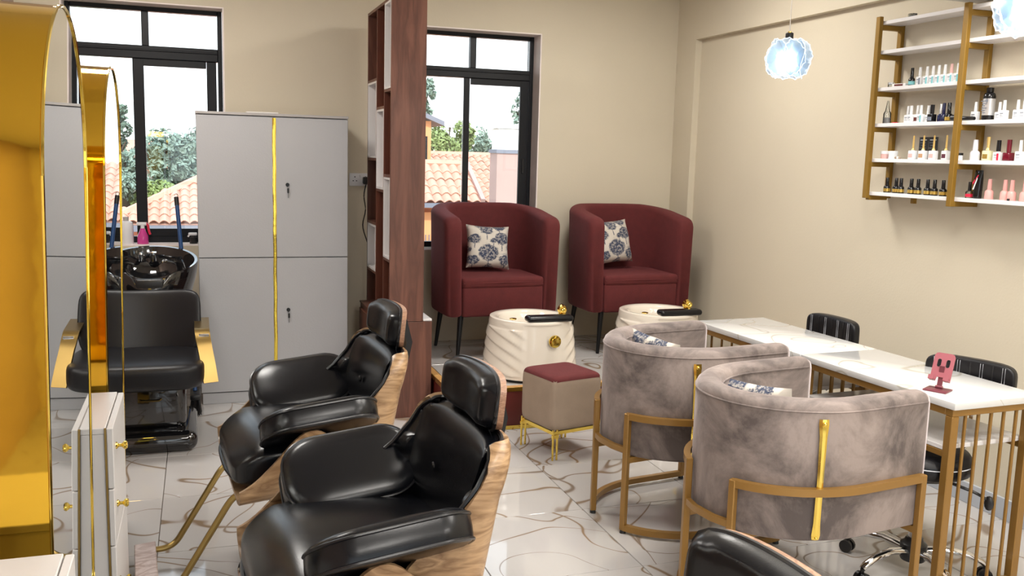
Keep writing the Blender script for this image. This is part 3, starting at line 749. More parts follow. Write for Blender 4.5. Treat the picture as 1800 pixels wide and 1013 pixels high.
def armchair(label, loc, rz):
    t = thing('armchair',label,'armchair',loc,rz,'burgundy tub armchairs on the platform')
    hw, yb, yf = .335, .255, -.30; T = .115
    P = resample([Vector((x,y,0)) for x,y in u_path(hw,yb,yf,.27)], 46)
    e0, e1 = P[0], P[-1]; cut = [.0, .004, .012, .024, .04, .06]
    P = [e0+Vector((0,c,0)) for c in cut]+[p for p in P if p.y > yf+.075 or False]+[e1+Vector((0,c,0)) for c in reversed(cut)]
    b = B(); rings = []; z0 = .29
    n = len(P)
    for i,p in enumerate(P):
        tn = (P[min(i+1,n-1)]-P[max(i-1,0)]).normalized(); sd = Vector((tn.y,-tn.x,0))
        s_ = i/(n-1); e = abs(2*s_-1)                       # 1 at the arm ends
        dd = p.y-yf; rr_ = .06; k_ = min(1,dd/rr_) if i<10 or i>n-11 else 1; front = 1-math.sqrt(max(0,1-(1-k_)**2))
        e = max(0,min(1,(.2-p.y)/.5)); top = .995 - .075*e - .055*front
        wd = T*(1-.38*front); h_ = top-z0
        bulge = .012
        sec = []
        for q in roundrect(wd,h_,.022,4,.034):
            zz = z0+h_/2+q[1]; k = (zz-z0)/h_
            sec.append(b.bm.verts.new(p + sd*(q[0]*(1+.08*math.sin(PI*k)) - .02*(1-k)*(1 if q[0]<0 else -.0)*0) + Vector((0,0,zz)) - sd*bulge*math.sin(PI*k) - sd*.012*(k-.5)))
        rings.append(sec)
    m = len(rings[0])
    for a,c in zip(rings,rings[1:]):
        for j in range(m): b.bm.faces.new((a[j],a[(j+1)%m],c[(j+1)%m],c[j]))
    b.bm.faces.new(rings[0][::-1]); b.bm.faces.new(rings[-1])
    b.build('tub_back','burgundy',t,ang=60)
    B().box((0,-.055,.385),(.56,.50,.20),.018,3).build('seat_base','burgundy',t,ang=50)
    b = B(); b.box((0,-.065,.505),(.565,.49,.07),.022,4)
    for v in b.bm.verts:
        if v.co.z > .5: v.co.z += .022*math.cos(v.co.x/.29*PI/2)*math.cos((v.co.y+.065)/.26*PI/2)
    b.build('seat_cushion','burgundy',t,ang=50)
    B().tube([(-.275,-.305,.505),(0,-.309,.507),(.275,-.305,.505)],.005,6).build('piping','burgundy',t)
    for sx in (-1,1):
        for y0,y1 in ((-.24,-.27),(.18,.21)):
            B().cyl((sx*.27,y0,.30),(sx*.30,y1,0.0),.02,.011,14).build('leg','black_metal',t)
    return t
armchair('burgundy fabric tub armchair under the right window, beside the wooden divider',(1.845,5.925,PZ),R(3))
armchair('burgundy fabric tub armchair in the corner by the right wall',(2.845,5.93,PZ),R(2))
def pillow(name, label, loc, rot, s_=.29, th=.11, seed=0, group=None):
    b = B(); n = 14
    def f(sg):
        V = []
        for i in range(n+1):
            r = []
            for j in range(n+1):
                x,y = 2*i/n-1, 2*j/n-1
                pin = 1-.07*(1-abs(x)**2)*(abs(y)**4) ; pin2 = 1-.07*(1-abs(y)**2)*(abs(x)**4)
                h = (max(0,(1-x**4)*(1-y**4)))**.5
                wob = .006*math.sin(7*x+seed)*math.sin(6*y+seed*2)*h
                r.append(b.bm.verts.new((x*s_/2*pin2, y*s_/2*pin, sg*(th/2*h)+wob)))
            V.append(r)
        for i in range(n):
            for j in range(n):
                q = (V[i][j],V[i+1][j],V[i+1][j+1],V[i][j+1]); b.bm.faces.new(q if sg>0 else q[::-1])
    f(1); f(-1)
    o = b.build(name,'toile',smooth=True,ang=80); o.location = loc; o.rotation_euler = rot
    return tag(o,label,'cushion',group)
G_CU = 'blue and white toile cushions'
pillow('cushion','square blue and white tree print cushion in the armchair under the window',(1.845,5.955,.955),(R(72),R(3),R(-4)),.30,.11,1,G_CU)
pillow('cushion','square blue and white tree print cushion in the armchair by the right wall',(2.78,5.98,.985),(R(74),R(-3),R(14)),.31,.11,5,G_CU)

# ------------------------------------------------------------------ pedicure basins
def basin(label, loc):
    t = thing('pedicure_basin',label,'foot basin',loc,0,'cream pedicure basins')
    b = B(); n = 112; prof = []
    for k in range(0,64):
        u = k/63; prof.append((.285-.035*u, .02+.33*u))
    prof += [(.248,.358),(.238,.362),(.205,.358),(.195,.35),(.185,.30),(.165,.17),(.14,.13),(0,.125)]
    rings = []
    for r,z in prof:
        ring = []
        for i in range(n):
            a = 2*PI*i/n
            # flowing ridges on the sides, none on the smooth front panel
            d = 0
            if r > .24 and z < .34:
                fr = abs(((a+PI/2+PI)%(2*PI))-PI)          # angle from the front (-y)
                k = max(0,min(1,(fr-.42)/.35)); ph = (z+.17*math.exp(-(max(0,fr-.42))*1.25))/.068
                saw = (ph%1); d = .011*k*((1-saw)**.8 if saw>.12 else saw/.12*.9)*(1 if .04<z<.31 else .15)
                if fr < .5: d = -.004
            ring.append(b.bm.verts.new(((r+d)*math.cos(a), (r+d)*1.04*math.sin(a), z)) if r>0 else None)
        if r == 0:
            c = b.bm.verts.new((0,0,z)); 
            for i in range(n): b.bm.faces.new((rings[-1][i],rings[-1][(i+1)%n],c))
        else:
            if rings:
                p = rings[-1]
                for i in range(n): b.bm.faces.new((p[i],p[(i+1)%n],ring[(i+1)%n],ring[i]))
            rings.append(ring)
    b.bm.faces.new(rings[0][::-1])
    b.build('tub','cream',t,ang=50)
    B().cyl((0,0,0),(0,0,.022),.265,.265,32).build('black_base','black_plastic',t)
    f = B().box((.045,-.20,.378),(.29,.085,.038),.0185,5).build('foot_rest','leather',t,ang=60)
    k = B(); k.lathe([(.0,.0),(.036,0),(.038,.004),(.036,.012),(.026,.014),(.024,.02),(.0,.022)],24); o = k.build('gold_knob','gold_bright',t); o.rotation_euler = (R(90),0,0); o.location = (.05,-.288,.255)
    k = B(); k.lathe([(0,0),(.021,0),(.021,.005),(.014,.007),(0,.006)],20,(-.15,-.11,.362)); k.build('gold_button','gold_bright',t)
    fa = B(); fa.cyl((.20,-.02,.355),(.20,-.02,.375),.026,.024,16); fa.sphere((.20,-.015,.395),.03,14,(1,1.15,1))
    fa.sphere((.19,-.055,.40),.023,12,(1,1.5,.9)); fa.tube(fillet([(.20,0,.40),(.19,-.03,.425),(.175,-.07,.41)],.03,4),.014,8)
    fa.build('gold_tap','gold_bright',t)
    return t
basin('cream ridged pedicure basin with a gold tap, in front of the armchair under the window',(1.90,5.21,PZ))
basin('cream ridged pedicure basin with a gold tap, partly hidden behind the far velvet chair',(2.80,5.27,PZ))

# ------------------------------------------------------------------ footstool
fs = thing('footstool','small square beige footstool with a burgundy top and gold hairpin legs, beside the platform','stool',(1.83,4.50,0),R(14))
b = B(); b.softbox((0,0,.296),(.325,.325,.296),9,22); b.build('body','stool_fabric',fs,ang=70)
b = B(); b.softbox((0,0,.296),(.325,.325,.296),9,22); bmesh.ops.recalc_face_normals(b.bm,faces=b.bm.faces)
bmesh.ops.delete(b.bm,geom=[f for f in b.bm.faces if f.calc_center_median().z < .418],context='FACES')
for v in b.bm.verts: v.co.z += .0035
b.build('burgundy_top','burgundy',fs,ang=70)
b = B(); k=.146; b.bar([(-k,-k,.146),(k,-k,.146),(k,k,.146),(-k,k,.146)],.010,.018,True)

b.build('gold_rail','gold_bright',fs)
for sx in (-1,1):
    for sy in (-1,1):
        b = B(); x,y = sx*.150, sy*.150
        b.cyl((x,y,0.0),(x,y,.165),.0055,n=10); b.cyl((x-.026*sx,y,0),(x-.026*sx,y,.165),.0055,n=10)
        b.box((x-.013*sx,y,.128),(.042,.013,.02),.002,1); b.build('leg','gold_bright',fs)

# ------------------------------------------------------------------ velvet tub chairs
def tub(label, loc, rz):
    t = thing('velvet_tub_chair',label,'chair',loc,rz,'grey velvet tub chairs at the nail tables')
    R0 = .280; XF = .312; T = .092; Z0,Z1 = .335,.812
    # plan centre line, from the +y arm tip round the back to the -y arm tip
    P = [Vector((XF,R0,0))]+[Vector((R0*1.21*math.cos(a),R0*math.sin(a),0)) for a in [PI/2+PI*i/24 for i in range(25)]]+[Vector((XF,-R0,0))]
    P = resample(P,50); n = len(P)
    def ring_shell(b, off, sec_fn):
        rings = []
        for i,p in enumerate(P):
            tn = (P[min(i+1,n-1)]-P[max(i-1,0)]).normalized(); sd = Vector((tn.y,-tn.x,0))
            e = abs(2*i/(n-1)-1); f = max(0,(e-.955)/.045); k = math.sqrt(max(0,1-.62*f*f))
            rings.append([b.bm.verts.new(p+sd*(q[0]*k)+Vector((0,0,q[1] if f==0 else Z0+(q[1]-Z0)*(1-.03*f)))) for q in sec_fn(i)])
        m = len(rings[0])
        for a,c in zip(rings,rings[1:]):
            for j in range(m): b.bm.faces.new((a[j],a[(j+1)%m],c[(j+1)%m],c[j]))
        b.bm.faces.new(rings[0][::-1]); b.bm.faces.new(rings[-1])
    def sec(i):
        S = []
        for q in roundrect(T,Z1-Z0,.012,3,.036):
            S.append((q[0]*(1+.04*math.sin(PI*(q[1]/(Z1-Z0)+.5))), (Z0+Z1)/2+q[1]))
        return S
    b = B(); ring_shell(b,0,sec); tubo = b.build('tub_back','velvet',t,ang=70)
    # seam cords just under the rolled top, outside and inside
    for o_,nm in ((-1,'outer_seam'),(1,'inner_seam')):
        path = []
        for i,p in enumerate(P[1:-1]):
            tn = (P[min(i+2,n-1)]-P[max(i,0)]).normalized(); sd = Vector((tn.y,-tn.x,0)); path.append(p+sd*o_*(-T/2-.0005)+Vector((0,0,Z1-.034)))
        B().tube(path,.0032,5).build(nm,'velvet',tubo)
    b = B(); pts = [(XF,.23)]+[(.27*math.cos(PI/2+PI*i/20),.23*math.sin(PI/2+PI*i/20)) for i in range(21)]+[(XF,-.23)]
    b.prism([(x,y,.34) for x,y in pts],(0,0,.14)); es=[e for e in b.bm.edges if all(v.co.z>.47 for v in e.verts)]
    bmesh.ops.bevel(b.bm,geom=es,offset=.03,segments=4,affect='EDGES'); b.build('seat','velvet',t,ang=50)
    # gold strips on the outside of the back, left and right of the middle
    for sg in (-1,1):
        a = PI+sg*R(64); ex_ = Vector((1.18*math.cos(a),math.sin(a),0)); c = Vector((math.cos(a)/1.18,math.sin(a),0)).normalized(); s_ = Vector((-c.y,c.x,0)); rr = (R0+T/2)*ex_.length+.001; c0_ = ex_.normalized()*rr+c*.004
        b = B()
        prof = [(.345,.012,0),(.36,.015,.002),(.40,.012,.004),(.55,.011,.006),(.70,.013,.005),(.74,.017,.003),(.757,.016,.001)]
        L = [[b.bm.verts.new(c0_+c*d+s_*sx*w_+Vector((0,0,z))) for sx in (-1,-.4,.4,1)] for z,w_,d in prof]
        for q in L:
            for v in (q[1],q[2]): v.co += c*.004
        for p_,q in zip(L,L[1:]):
            for j in range(3): b.bm.faces.new((p_[j],p_[j+1],q[j+1],q[j]))
        b.build('gold_strip','gold_bright',t,ang=20)
        b = B(); b.sphere(tuple(c0_+c*.008+Vector((0,0,.742))),.008,10); b.build('strip_screw','gold_bright',t); b = B(); b.sphere(tuple(c0_+c*.006+Vector((0,0,.352))),.005,8); b.build('strip_screw','gold_bright',t)
    # gold frame: one loop on each side
    Rf = R0+T/2+.012; sq = .024
    for sg in (-1,1):
        a0 = PI+sg*R(21); a1 = PI+sg*R(90)
        pl_ = [(Rf*1.2*math.cos(a0+(a1-a0)*i/12), Rf*math.sin(a0+(a1-a0)*i/12)) for i in range(13)]+[(.27,sg*-Rf)]
        B().bar([(x,y,.512) for x,y in pl_],sq,.026).build('frame_rail','gold_paint',t)
        B().bar([(x,y,.026) for x,y in pl_],sq,.026).build('base_runner','gold_paint',t)
        for x,y in (pl_[0],pl_[-1]):
            B().box((x,y,.2685),(.025,.025,.512),.003,1,math.atan2(y,x) if x<0 else 0).build('post','gold_paint',t)
            B().cyl((x,y,0.0),(x,y,.014),.014,.012,12).build('foot','black_plastic',t)
        p0 = pl_[0]; B().bar([(p0[0],p0[1],.322),(.27,p0[1],.322)],sq,.024).build('seat_rail','gold_paint',t)
    pa_ = (Rf*1.2*math.cos(PI+R(21)),Rf*math.sin(PI+R(21)))
    B().bar([(pa_[0],pa_[1],.365),(pa_[0]-.02,pa_[1]*.4,.365),(pa_[0]-.02,-pa_[1]*.4,.365),(pa_[0],-pa_[1],.365)],.018,.024).build('back_rail','gold_paint',t)
    B().bar([(.27,-Rf,.322),(.27,Rf,.322)],sq,.024).build('seat_rail','gold_paint',t)
    return t
TUBA, TUBB = (2.035,2.735,0), (2.035,3.545,0)
tub('grey velvet tub chair with a gold frame, the nearer one by the phone stand',TUBA,R(8))
tub('grey velvet tub chair with a gold frame, the farther one beside the footstool',TUBB,R(8))
pillow('cushion','blue and white print cushion lying in the nearer velvet tub chair',(1.935,2.82,.625),(R(78),R(3),R(109)),.33,.09,3,G_CU)
pillow('cushion','blue and white print cushion in the farther velvet tub chair',(1.935,3.64,.64),(R(78),R(-5),R(107)),.33,.09,8,G_CU)

# ------------------------------------------------------------------ nail tables
def table(label, loc, rz):
    t = thing('nail_table',label,'table',loc,rz,'marble topped nail tables')
    L,W_ = .835,.43
    B().box((0,0,.7365),(W_,L,.027),.003,2).build('marble_top','marble',t)
    q = .034; x,y = W_/2-.025, L/2-.03
    for sx in (-1,1):
        for sy in (-1,1): B().box((sx*x,sy*y,.3475),(q,q,.695),.003,1).build('leg','gold_paint',t)
    for sy in (-1,1):
        B().box((0,sy*y,.709),(2*x+q,q,.027),.002,1).build('top_rail','gold_paint',t)
        B().box((0,sy*y,.022),(2*x-q,.02,.02),.002,1).build('bottom_rail','gold_paint',t)
        for i in range(5):
            B().cyl((-x+2*x*(i+1)/6,sy*y,.03),(-x+2*x*(i+1)/6,sy*y,.697),.0065,n=8).build('rod','gold_paint',t)
    for sx in (-1,1): B().box((sx*x,0,.709),(q,2*y-q,.027),.002,1).build('top_rail','gold_paint',t)
    B().box((0,0,.571),(W_-.03,2*y-q-.004,.018),.002,1).build('lower_shelf','white_gloss',t)
    for sx in (-1,1): B().box((sx*x,0,.549),(.02,2*y-q,.024),.002,1).build('shelf_rail','gold_paint',t)
    return t
table('marble topped nail table with a gold frame, the nearer one carrying the pink phone stand',(2.715,2.925,0),R(3))
table('marble topped nail table with a gold frame, the farther one in front of the basin',(2.672,3.765,0),R(3))

# pink phone stand
ps = thing('phone_stand','small pink metal phone stand on the nearer marble table','phone stand',(2.60,2.665,.75),R(-62))
B().box((0,0,.0035),(.085,.075,.006),.0028,2).build('base','pink_dark',ps)
b = B(); b.bar([(0,.015,.006),(0,.028,.05),(0,.03,.09)],.018,.006); b.cyl((-.013,.015,.011),(.013,.015,.011),.006,n=12); b.build('arm','pink_dark',ps)
b = B(); tilt = Matrix.Rotation(R(-24),4,'X'); 
def prof2(P, thick):
    o_ = Vector((0,.024,.058)); return [o_+tilt@Vector((x,0,z)) for x,z in P], tilt@Vector((0,thick,0))
def ring_plate(b, outer, holes, thick):
    """flat plate with holes: bridged with triangle fill"""
    es = []
    for loop in [outer]+holes:
        vs = [b.bm.verts.new((x,0,z)) for x,z in loop]; es += [b.bm.edges.new((vs[i],vs[(i+1)%len(vs)])) for i in range(len(vs))]
    r = bmesh.ops.triangle_fill(b.bm, use_beauty=True, use_dissolve=False, edges=es)
    fs_ = [g for g in r['geom'] if isinstance(g,bmesh.types.BMFace)]
    ex = bmesh.ops.extrude_face_region(b.bm, geom=fs_); bmesh.ops.translate(b.bm, verts=[g for g in ex['geom'] if isinstance(g,bmesh.types.BMVert)], vec=(0,thick,0))
def rr(cx_,cz_,w_,h_,r,n=4): return [(cx_+q[0],cz_+q[1]) for q in roundrect(w_,h_,r,n)]
ring_plate(b,[(-.035,-.03),(-.016,-.03),(-.013,-.017),(.013,-.017),(.016,-.03),(.035,-.03),(.035,.05),(.030,.058),(.022,.060),(-.022,.060),(-.030,.058),(-.035,.05)],[rr(-.015,.028,.014,.026,.006),rr(.015,.028,.014,.026,.006)],.004)
for sx in (-1,1): b.box((sx*.0255,-.010,-.028),(.019,.022,.004)); b.box((sx*.0255,-.020,-.023),(.019,.004,.012))
for v in b.bm.verts: v.co = Vector((0,.03,.075)) + (tilt @ (Vector((v.co.x*1.05,v.co.y,v.co.z*1.22-.008))))
b.build('cradle','pink_anod',ps,ang=30)

# ------------------------------------------------------------------ black stools behind the tables
def stool(label, loc, rz, h=.47, bx=.255):
    t = thing('rolling_stool',label,'stool',loc,rz,'black rolling stools behind the nail tables')
    b = B(); b.lathe([(0,h),(.155,h),(.175,h+.012),(.182,h+.035),(.18,h+.06),(.165,h+.082),(.12,h+.09),(0,h+.092)],36); b.build('seat','leather_matte',t,ang=50)
    B().tube(arc(0,0,.183,0,2*PI,36,h+.052)[:-1],.0022,4,True).build('seat_stitching','stitch',t)
    B().cyl((0,0,h-.02),(0,0,h),.11,.13,20).build('seat_plate','black_metal',t)
    B().cyl((0,0,.10),(0,0,h-.02),.024,n=18).build('column','chrome',t)
    B().lathe([(0,.06),(.045,.06),(.05,.075),(.05,.125),(.036,.135),(.03,.15),(0,.15)],20).build('hub','black_plastic',t)
    for k in range(5):
        a = 2*PI*k/5+.35; c = Vector((math.cos(a),math.sin(a),0))
        b = B(); b.sweep([c*.04+Vector((0,0,.10)),c*.12+Vector((0,0,.112)),c*.20+Vector((0,0,.10)),c*.25+Vector((0,0,.078)),c*.265+Vector((0,0,.066))],[(.02*math.cos(q),.014*math.sin(q)) for q in [2*PI*i/8 for i in range(8)]],scale=lambda u:(1-.3*u,1-.2*u)); lg = b.build('base_leg','chrome',t,ang=60)
        b = B(); p = c*.265; s_ = Vector((-math.sin(a),math.cos(a),0))
        for sg in (-1,1): b.cyl(tuple(p+s_*sg*.007+Vector((0,0,.026))),tuple(p+s_*sg*.02+Vector((0,0,.026))),.026,n=14)
        b.cyl(tuple(p+Vector((0,0,.03))),tuple(p+Vector((0,0,.066))),.008,n=8); b.build('caster','black_plastic',lg)
    # backrest on the +x side
    b = B(); b.softbox((0,0,0),(.06,.355,.15),5,14)
    for v in b.bm.verts: v.co.x -= .03*(v.co.y/.19)**2
    bk = b.build('backrest','leather_matte',t,ang=60); bk.location = (bx,0,.735)
    for y in (-.135,-.045,.045,.135):
        b = B()
        for d in (-.005,.005):
            xx = -.0308-.03*(y/.19)**2
            b.tube([(xx,y+d,-.064),(xx-.0005,y+d,0),(xx,y+d,.064)],.0011,4)
        b.build('stitch_line','stitch',bk)
    b = B()
    for y in (-.09,0,.09): b.tube([(-.029-.03*(y/.19)**2,y,-.062),(-.029-.03*(y/.19)**2,y,.062)],.0035,5)
    b.build('channel_seam','piping',bk)
    B().tube(fillet([(.10,0,h-.02),(bx+.01,0,h-.01),(bx+.045,0,.60),(bx+.03,0,.74)],.08,6),.011,8).build('back_support','chrome',t)
    b = B(); b.tube(fillet([(.02,-.08,h-.025),(.05,-.19,h-.05),(.07,-.22,h-.07)],.05,4),.006,6); b.sphere((.075,-.23,h-.085),.018,10,(.8,1,1.6)); b.build('height_lever','black_plastic',t)
    return t
stool('black padded rolling stool with a low backrest, behind the nearer nail table',(2.61,2.72,0),R(23),.425,.40)
stool('black padded rolling stool with a low backrest, behind the farther nail table',(2.74,3.83,0),R(3),.425,.325)
# ------------------------------------------------------------------ salon chairs
def salon_chair(label, loc, rz):
    t = thing('salon_chair',label,'salon chair',loc,rz,'black leather salon chairs with oak shells')
    # ---- back: veneer shell with a leather pad inside
    def lut(K,z):
        if z <= K[0][0]: return K[0][1]
        for (a,p),(b_,q) in zip(K,K[1:]):
            if z <= b_: return p+(q-p)*(z-a)/(b_-a)
        return K[-1][1]
    WING = [(.46,.25),(.60,.245),(.66,.20),(.72,.135),(.78,.095),(.82,.08),(.86,.06)]
    PADW = [(.46,.10),(.64,.10),(.71,.135),(.72,.135),(.78,.095),(.82,.08),(.86,.06)]
    WID = [(.46,.305),(.76,.302),(.82,.292),(.85,.272),(.862,.245)]
    def back(u,v,inset=0,zs=(.46,.862)):
        z = zs[0]+(zs[1]-zs[0])*u; W_ = lut(WID,z)-inset; p = .66
        D = lut(PADW if inset else WING,z); Dc = min(.10,D*.8); a = abs(2*v-1); sg = 1 if v >= .5 else -1
        ph = min(1,a/.75)*PI/2; c_, s_ = max(0,math.cos(ph)), math.sin(ph)
        xr = .205+.20*(z-.45)-Dc*(1-c_**p)-(D-Dc)*max(0,(a-.75)/.25)
        return (xr-inset, W_*sg*s_**p, z-.012*a**3*u)
    B().shell(lambda u,v: back(u,v), 36, 64, -.013).build('back_shell','plywood',t,ang=50)
    fall = lambda u,v: (max(0,(1-abs(2*u-1)**7)*(1-abs(2*v-1)**9)))**.5
    def padt(u,v):
        z = .46+.402*u; a = abs(2*v-1); al = .80+.20*max(0,min(1,(z-.69)/.05))
        bu = max(0,1-abs(2*min(1,max(0,(u-.08)/.92))-1)**9)**.5
        return .0022+.058*bu*(max(0,1-(a/al)**11)**.5 if a < al else 0)
    b = B(); b.shell(lambda u,v: back(u,v), 36, 64, padt); bp = b.build('back_pad','leather',t,ang=75)
    P = [back(i/20,0) for i in range(12,20)]+[back(1,i/40) for i in range(41)]+[back(1-i/20,1) for i in range(1,9)]
    B().tube([Vector(p)+Vector((-.003,-.006*math.copysign(1,p[1])*(abs(p[1])>.2),.001)) for p in P],.006,6).build('pad_piping','piping',bp)
    for y in (.085,):
        z = .70; b = B(); b.sphere((.205+.20*(z-.45)-.068-.004,y,z),.014,12,(.45,1,1)); b.build('button','leather',bp)
    # ---- seat: veneer tray with high sides and a thick leather cushion
    def seat(u,v):
        X = -.325+.535*u; a = abs(2*v-1); sg = 1 if v>=.5 else -1
        h = .05+.19*math.exp(-((X+.085)/.145)**2)
        if X < -.24: h = max(.025, h-.15*(-.24-X))
        zb = .416+.012*max(0,X/.2)
        if a < .6: y,z = a/.6*.315, 0
        else:
            k = (a-.6)/.4; y = .315+.063*math.sin(min(1,k*1.8)*PI/2); z = h*k**1.25
        return (X, sg*y, zb+z)
    B().shell(seat, 30, 30, -.013).build('seat_shell','plywood',t,ang=50)
    def saddle(v):
        k = (v.z+.065)/.13
        v.z += .026*k*math.cos(min(1,abs(v.y)/.29)*PI/2) - .055*max(0,(-.17-v.x)/.1)**1.3*k + (.012*math.sin((v.x+.24)*7))*k
        return v
    b = B(); b.softbox((-.065,0,.502),(.545,.605,.135),6,20,saddle)
    sp = b.build('seat_pad','leather',t,ang=70)
    P = [(-.343+.01*abs(y/.25)**3*3,y,.455) for y in [-.24+.48*i/12 for i in range(13)]]
    B().tube(P,.006,6).build('pad_piping','piping',sp)
    # ---- arms: oval boxed pads that lean outward and rise to the back
    for sg in (-1,1):
        L_, H_, r_, T_ = (.395, .225, .10, .066) if sg < 0 else (.395, .265, .10, .07)
        tl = R(57); hx = Vector((math.cos(R(6)),0,math.sin(R(6)))); hh = Vector((0,sg*math.sin(tl),math.cos(tl))); nn = hx.cross(hh).normalized()*(1 if sg>0 else -1)
        nn = Vector((0,-sg*math.cos(tl),math.sin(tl)))
        C0 = Vector((-.028+.022*sg,sg*.31,.634-.008*sg+(.014 if sg < 0 else 0)))
        O = roundrect(L_,H_,r_,8); m = len(O); b = B(); rings = []
        for sc_,d in ((.0,-T_/2-.006),(.5,-T_/2-.006),(.9,-T_/2-.003),(.97,-T_/2),(1.0,-T_/2+.006),(1.012,0),(1.0,T_/2-.008),(.985,T_/2),(.94,T_/2+.008),(.80,T_/2+.017),(.5,T_/2+.024),(0,T_/2+.026)):
            if sc_ == 0: rings.append([b.bm.verts.new(C0+nn*d)])
            else: rings.append([b.bm.verts.new(C0+hx*q[0]*(1-(1-sc_)*.7 if sc_>.75 else sc_)+hh*q[1]*sc_+nn*d) for q in O])
        for p,q in zip(rings,rings[1:]):
            for j in range(m):
                k = (j+1)%m
                if len(p)==1: b.bm.faces.new((p[0],q[k],q[j]))
                elif len(q)==1: b.bm.faces.new((p[j],p[k],q[0]))
                else: b.bm.faces.new((p[j],p[k],q[k],q[j]))
        ap = b.build('arm_pad','leather',t,ang=60)
        for d in (-T_/2+.003,T_/2-.003): B().tube([C0+hx*q[0]*1.0+hh*q[1]*1.004+nn*d for q in O],.0042,6,True).build('arm_piping','piping',ap)
        b = B(); b.prism([(.03,sg*.265,.585),(.12,sg*.265,.60),(.085,sg*.265,.56),(.085,sg*.265,.48),(.055,sg*.265,.48),(.055,sg*.265,.56)],(0,sg*.012,0)); b.build('arm_bracket','black_metal',t)
    # ---- headrest
    def head(u,v,ins=0):
        z = .862+.143*u; y = (2*v-1)*(.19-ins)
        return (.292+.10*(z-.875)-.03*(y/.185)**2, y, z)
    def hclip(u,v):
        # rounded corners
        p = head(u,v); return p
    def hr(u,v,ins=0):
        a = 2*u-1; c = 2*v-1; e = 4.5
        k = (abs(a)**e+abs(c)**e)**(1/e); mx = max(abs(a),abs(c)); s_ = 1 if k<1e-6 else mx/k
        return head(.5+a*s_/2, .5+c*s_/2, ins)
    B().shell(lambda u,v: hr(u,v), 14, 22, -.016).build('head_shell','plywood_red',t,ang=50)
    b = B(); b.shell(lambda u,v: hr(u,v,.001), 18, 28, lambda u,v: .014+.042*fall(u,v)); hp = b.build('head_pad','leather',t,ang=60)
    P = [Vector(hr(u,v,.0))+Vector((-.006,0,0)) for u,v in [(0,i/16) for i in range(17)]+[(i/8,1) for i in range(1,9)]+[(1,1-i/16) for i in range(1,17)]+[(1-i/8,0) for i in range(1,8)]]
    B().tube(P,.0055,6,True).build('head_piping','piping',hp)
    for y in (-.085,.085): b = B(); b.sphere((.296-.03*(y/.185)**2-.052,y,.925),.013,12,(.4,.8,1.1)); b.build('button','leather',hp)
    b = B(); b.prism([(.315,-.035,.945),(.335,-.035,.95),(.358,-.035,.86),(.345,-.035,.80),(.268,-.035,.56),(.250,-.035,.56),(.285,-.035,.69),(.322,-.035,.80),(.335,-.035,.86)],(0,.07,0)); b.build('head_bracket','black_metal',t)
    # ---- base and foot rest
    B().lathe([(0,0),(.29,0),(.295,.008),(.28,.02),(.10,.034),(.06,.04),(.055,.06),(0,.06)],40).build('base_plate','chrome',t)
    B().cyl((0,0,.05),(0,0,.24),.045,n=20).build('lift_sleeve','chrome',t); B().cyl((0,0,.23),(0,0,.40),.03,n=20).build('lift_piston','chrome',t)
    B().box((0,0,.392),(.24,.20,.022),.005,1).build('seat_plate','black_metal',t)
    for y in (-.17,.17):
        B().tube(fillet([(-.16,y,.392),(-.315,y,.392),(-.51,y,.075),(-.60,y,.072)],.055,6),.0115,10).build('footrest_bar','brass',t)
    fp = B(); fp.box((0,0,0),(.075,.385,.016),.003,1); o = fp.build('foot_plate','zebra',t); o.location = (-.610,0,.088); o.rotation_euler = (0,R(-4),0)
    return t
salon_chair('black leather salon chair with an oak shell, nearest the white cabinet',(.40,3.40,0),R(4))
salon_chair('black leather salon chair with an oak shell, in the middle foreground',(.435,2.345,0),R(4))
salon_chair('black leather salon chair cut by the bottom edge, only its headrest showing',(.50,1.04,0),R(4))

# ------------------------------------------------------------------ mirror stations and drawer consoles
def station(label, loc, wd, zt):
    """double sided arched mirror in a deep gold band; local y across, faces +x"""
    t = thing('arched_mirror',label,'mirror',loc,0,'arched gold mirrors')
    r = wd/2; sp = zt-r; D = .13
    def outline(r_, z0, n=28): return [(-r_,z0)]+[(-r_*math.cos(PI*i/n), sp+r_*math.sin(PI*i/n)) for i in range(n+1)]+[(r_,z0)]
    O = outline(r,.012)
    b = B(); I = outline(r-.004,.012); m = len(O)
    A = [[b.bm.verts.new((x,p[0],p[1])) for p in O] for x in (-D,-D*.5,0)]; C = [[b.bm.verts.new((x,p[0],p[1])) for p in I] for x in (-D,-D*.5,0)]
    for k in range(2):
        for i in range(m-1):
            b.bm.faces.new((A[k][i],A[k][i+1],A[k+1][i+1],A[k+1][i])); b.bm.faces.new((C[k][i],C[k+1][i],C[k+1][i+1],C[k][i+1]))
    for i in range(m-1):
        b.bm.faces.new((A[0][i],C[0][i],C[0][i+1],A[0][i+1])); b.bm.faces.new((A[2][i],A[2][i+1],C[2][i+1],C[2][i]))
    for k in range(2): b.bm.faces.new((A[k][0],A[k+1][0],C[k+1][0],C[k][0])); b.bm.faces.new((A[k][-1],C[k][-1],C[k+1][-1],A[k+1][-1]))
    b.build('gold_band','gold',t,ang=40)
    rim = [(0.0,p[0],p[1]) for p in O]
    B().tube(rim,.004,6).build('gold_rim','gold_bright',t); B().tube([(-D,p[1],p[2]) for p in rim],.004,6).build('gold_rim','gold_bright',t)
    In = outline(r-.005,.014)
    B().prism([(-.006,p[0],p[1]) for p in In],(.005,0,0)).build('mirror_glass','mirror',t,False)
    B().prism([(-D+.001,p[0],p[1]) for p in In],(.005,0,0)).build('mirror_glass','mirror',t,False)
    B().box((-D/2,0,.007),(D,wd,.012)).build('floor_plate','gold_paint',t,False)
    return t
m1 = station('tall arched mirror in a deep gold band at the left edge, the nearest one',(-.325,2.445,0),.76,1.89)
m2 = station('tall arched gold banded mirror, the farther one behind the white drawers',(-.325,3.69,0),.69,1.85)
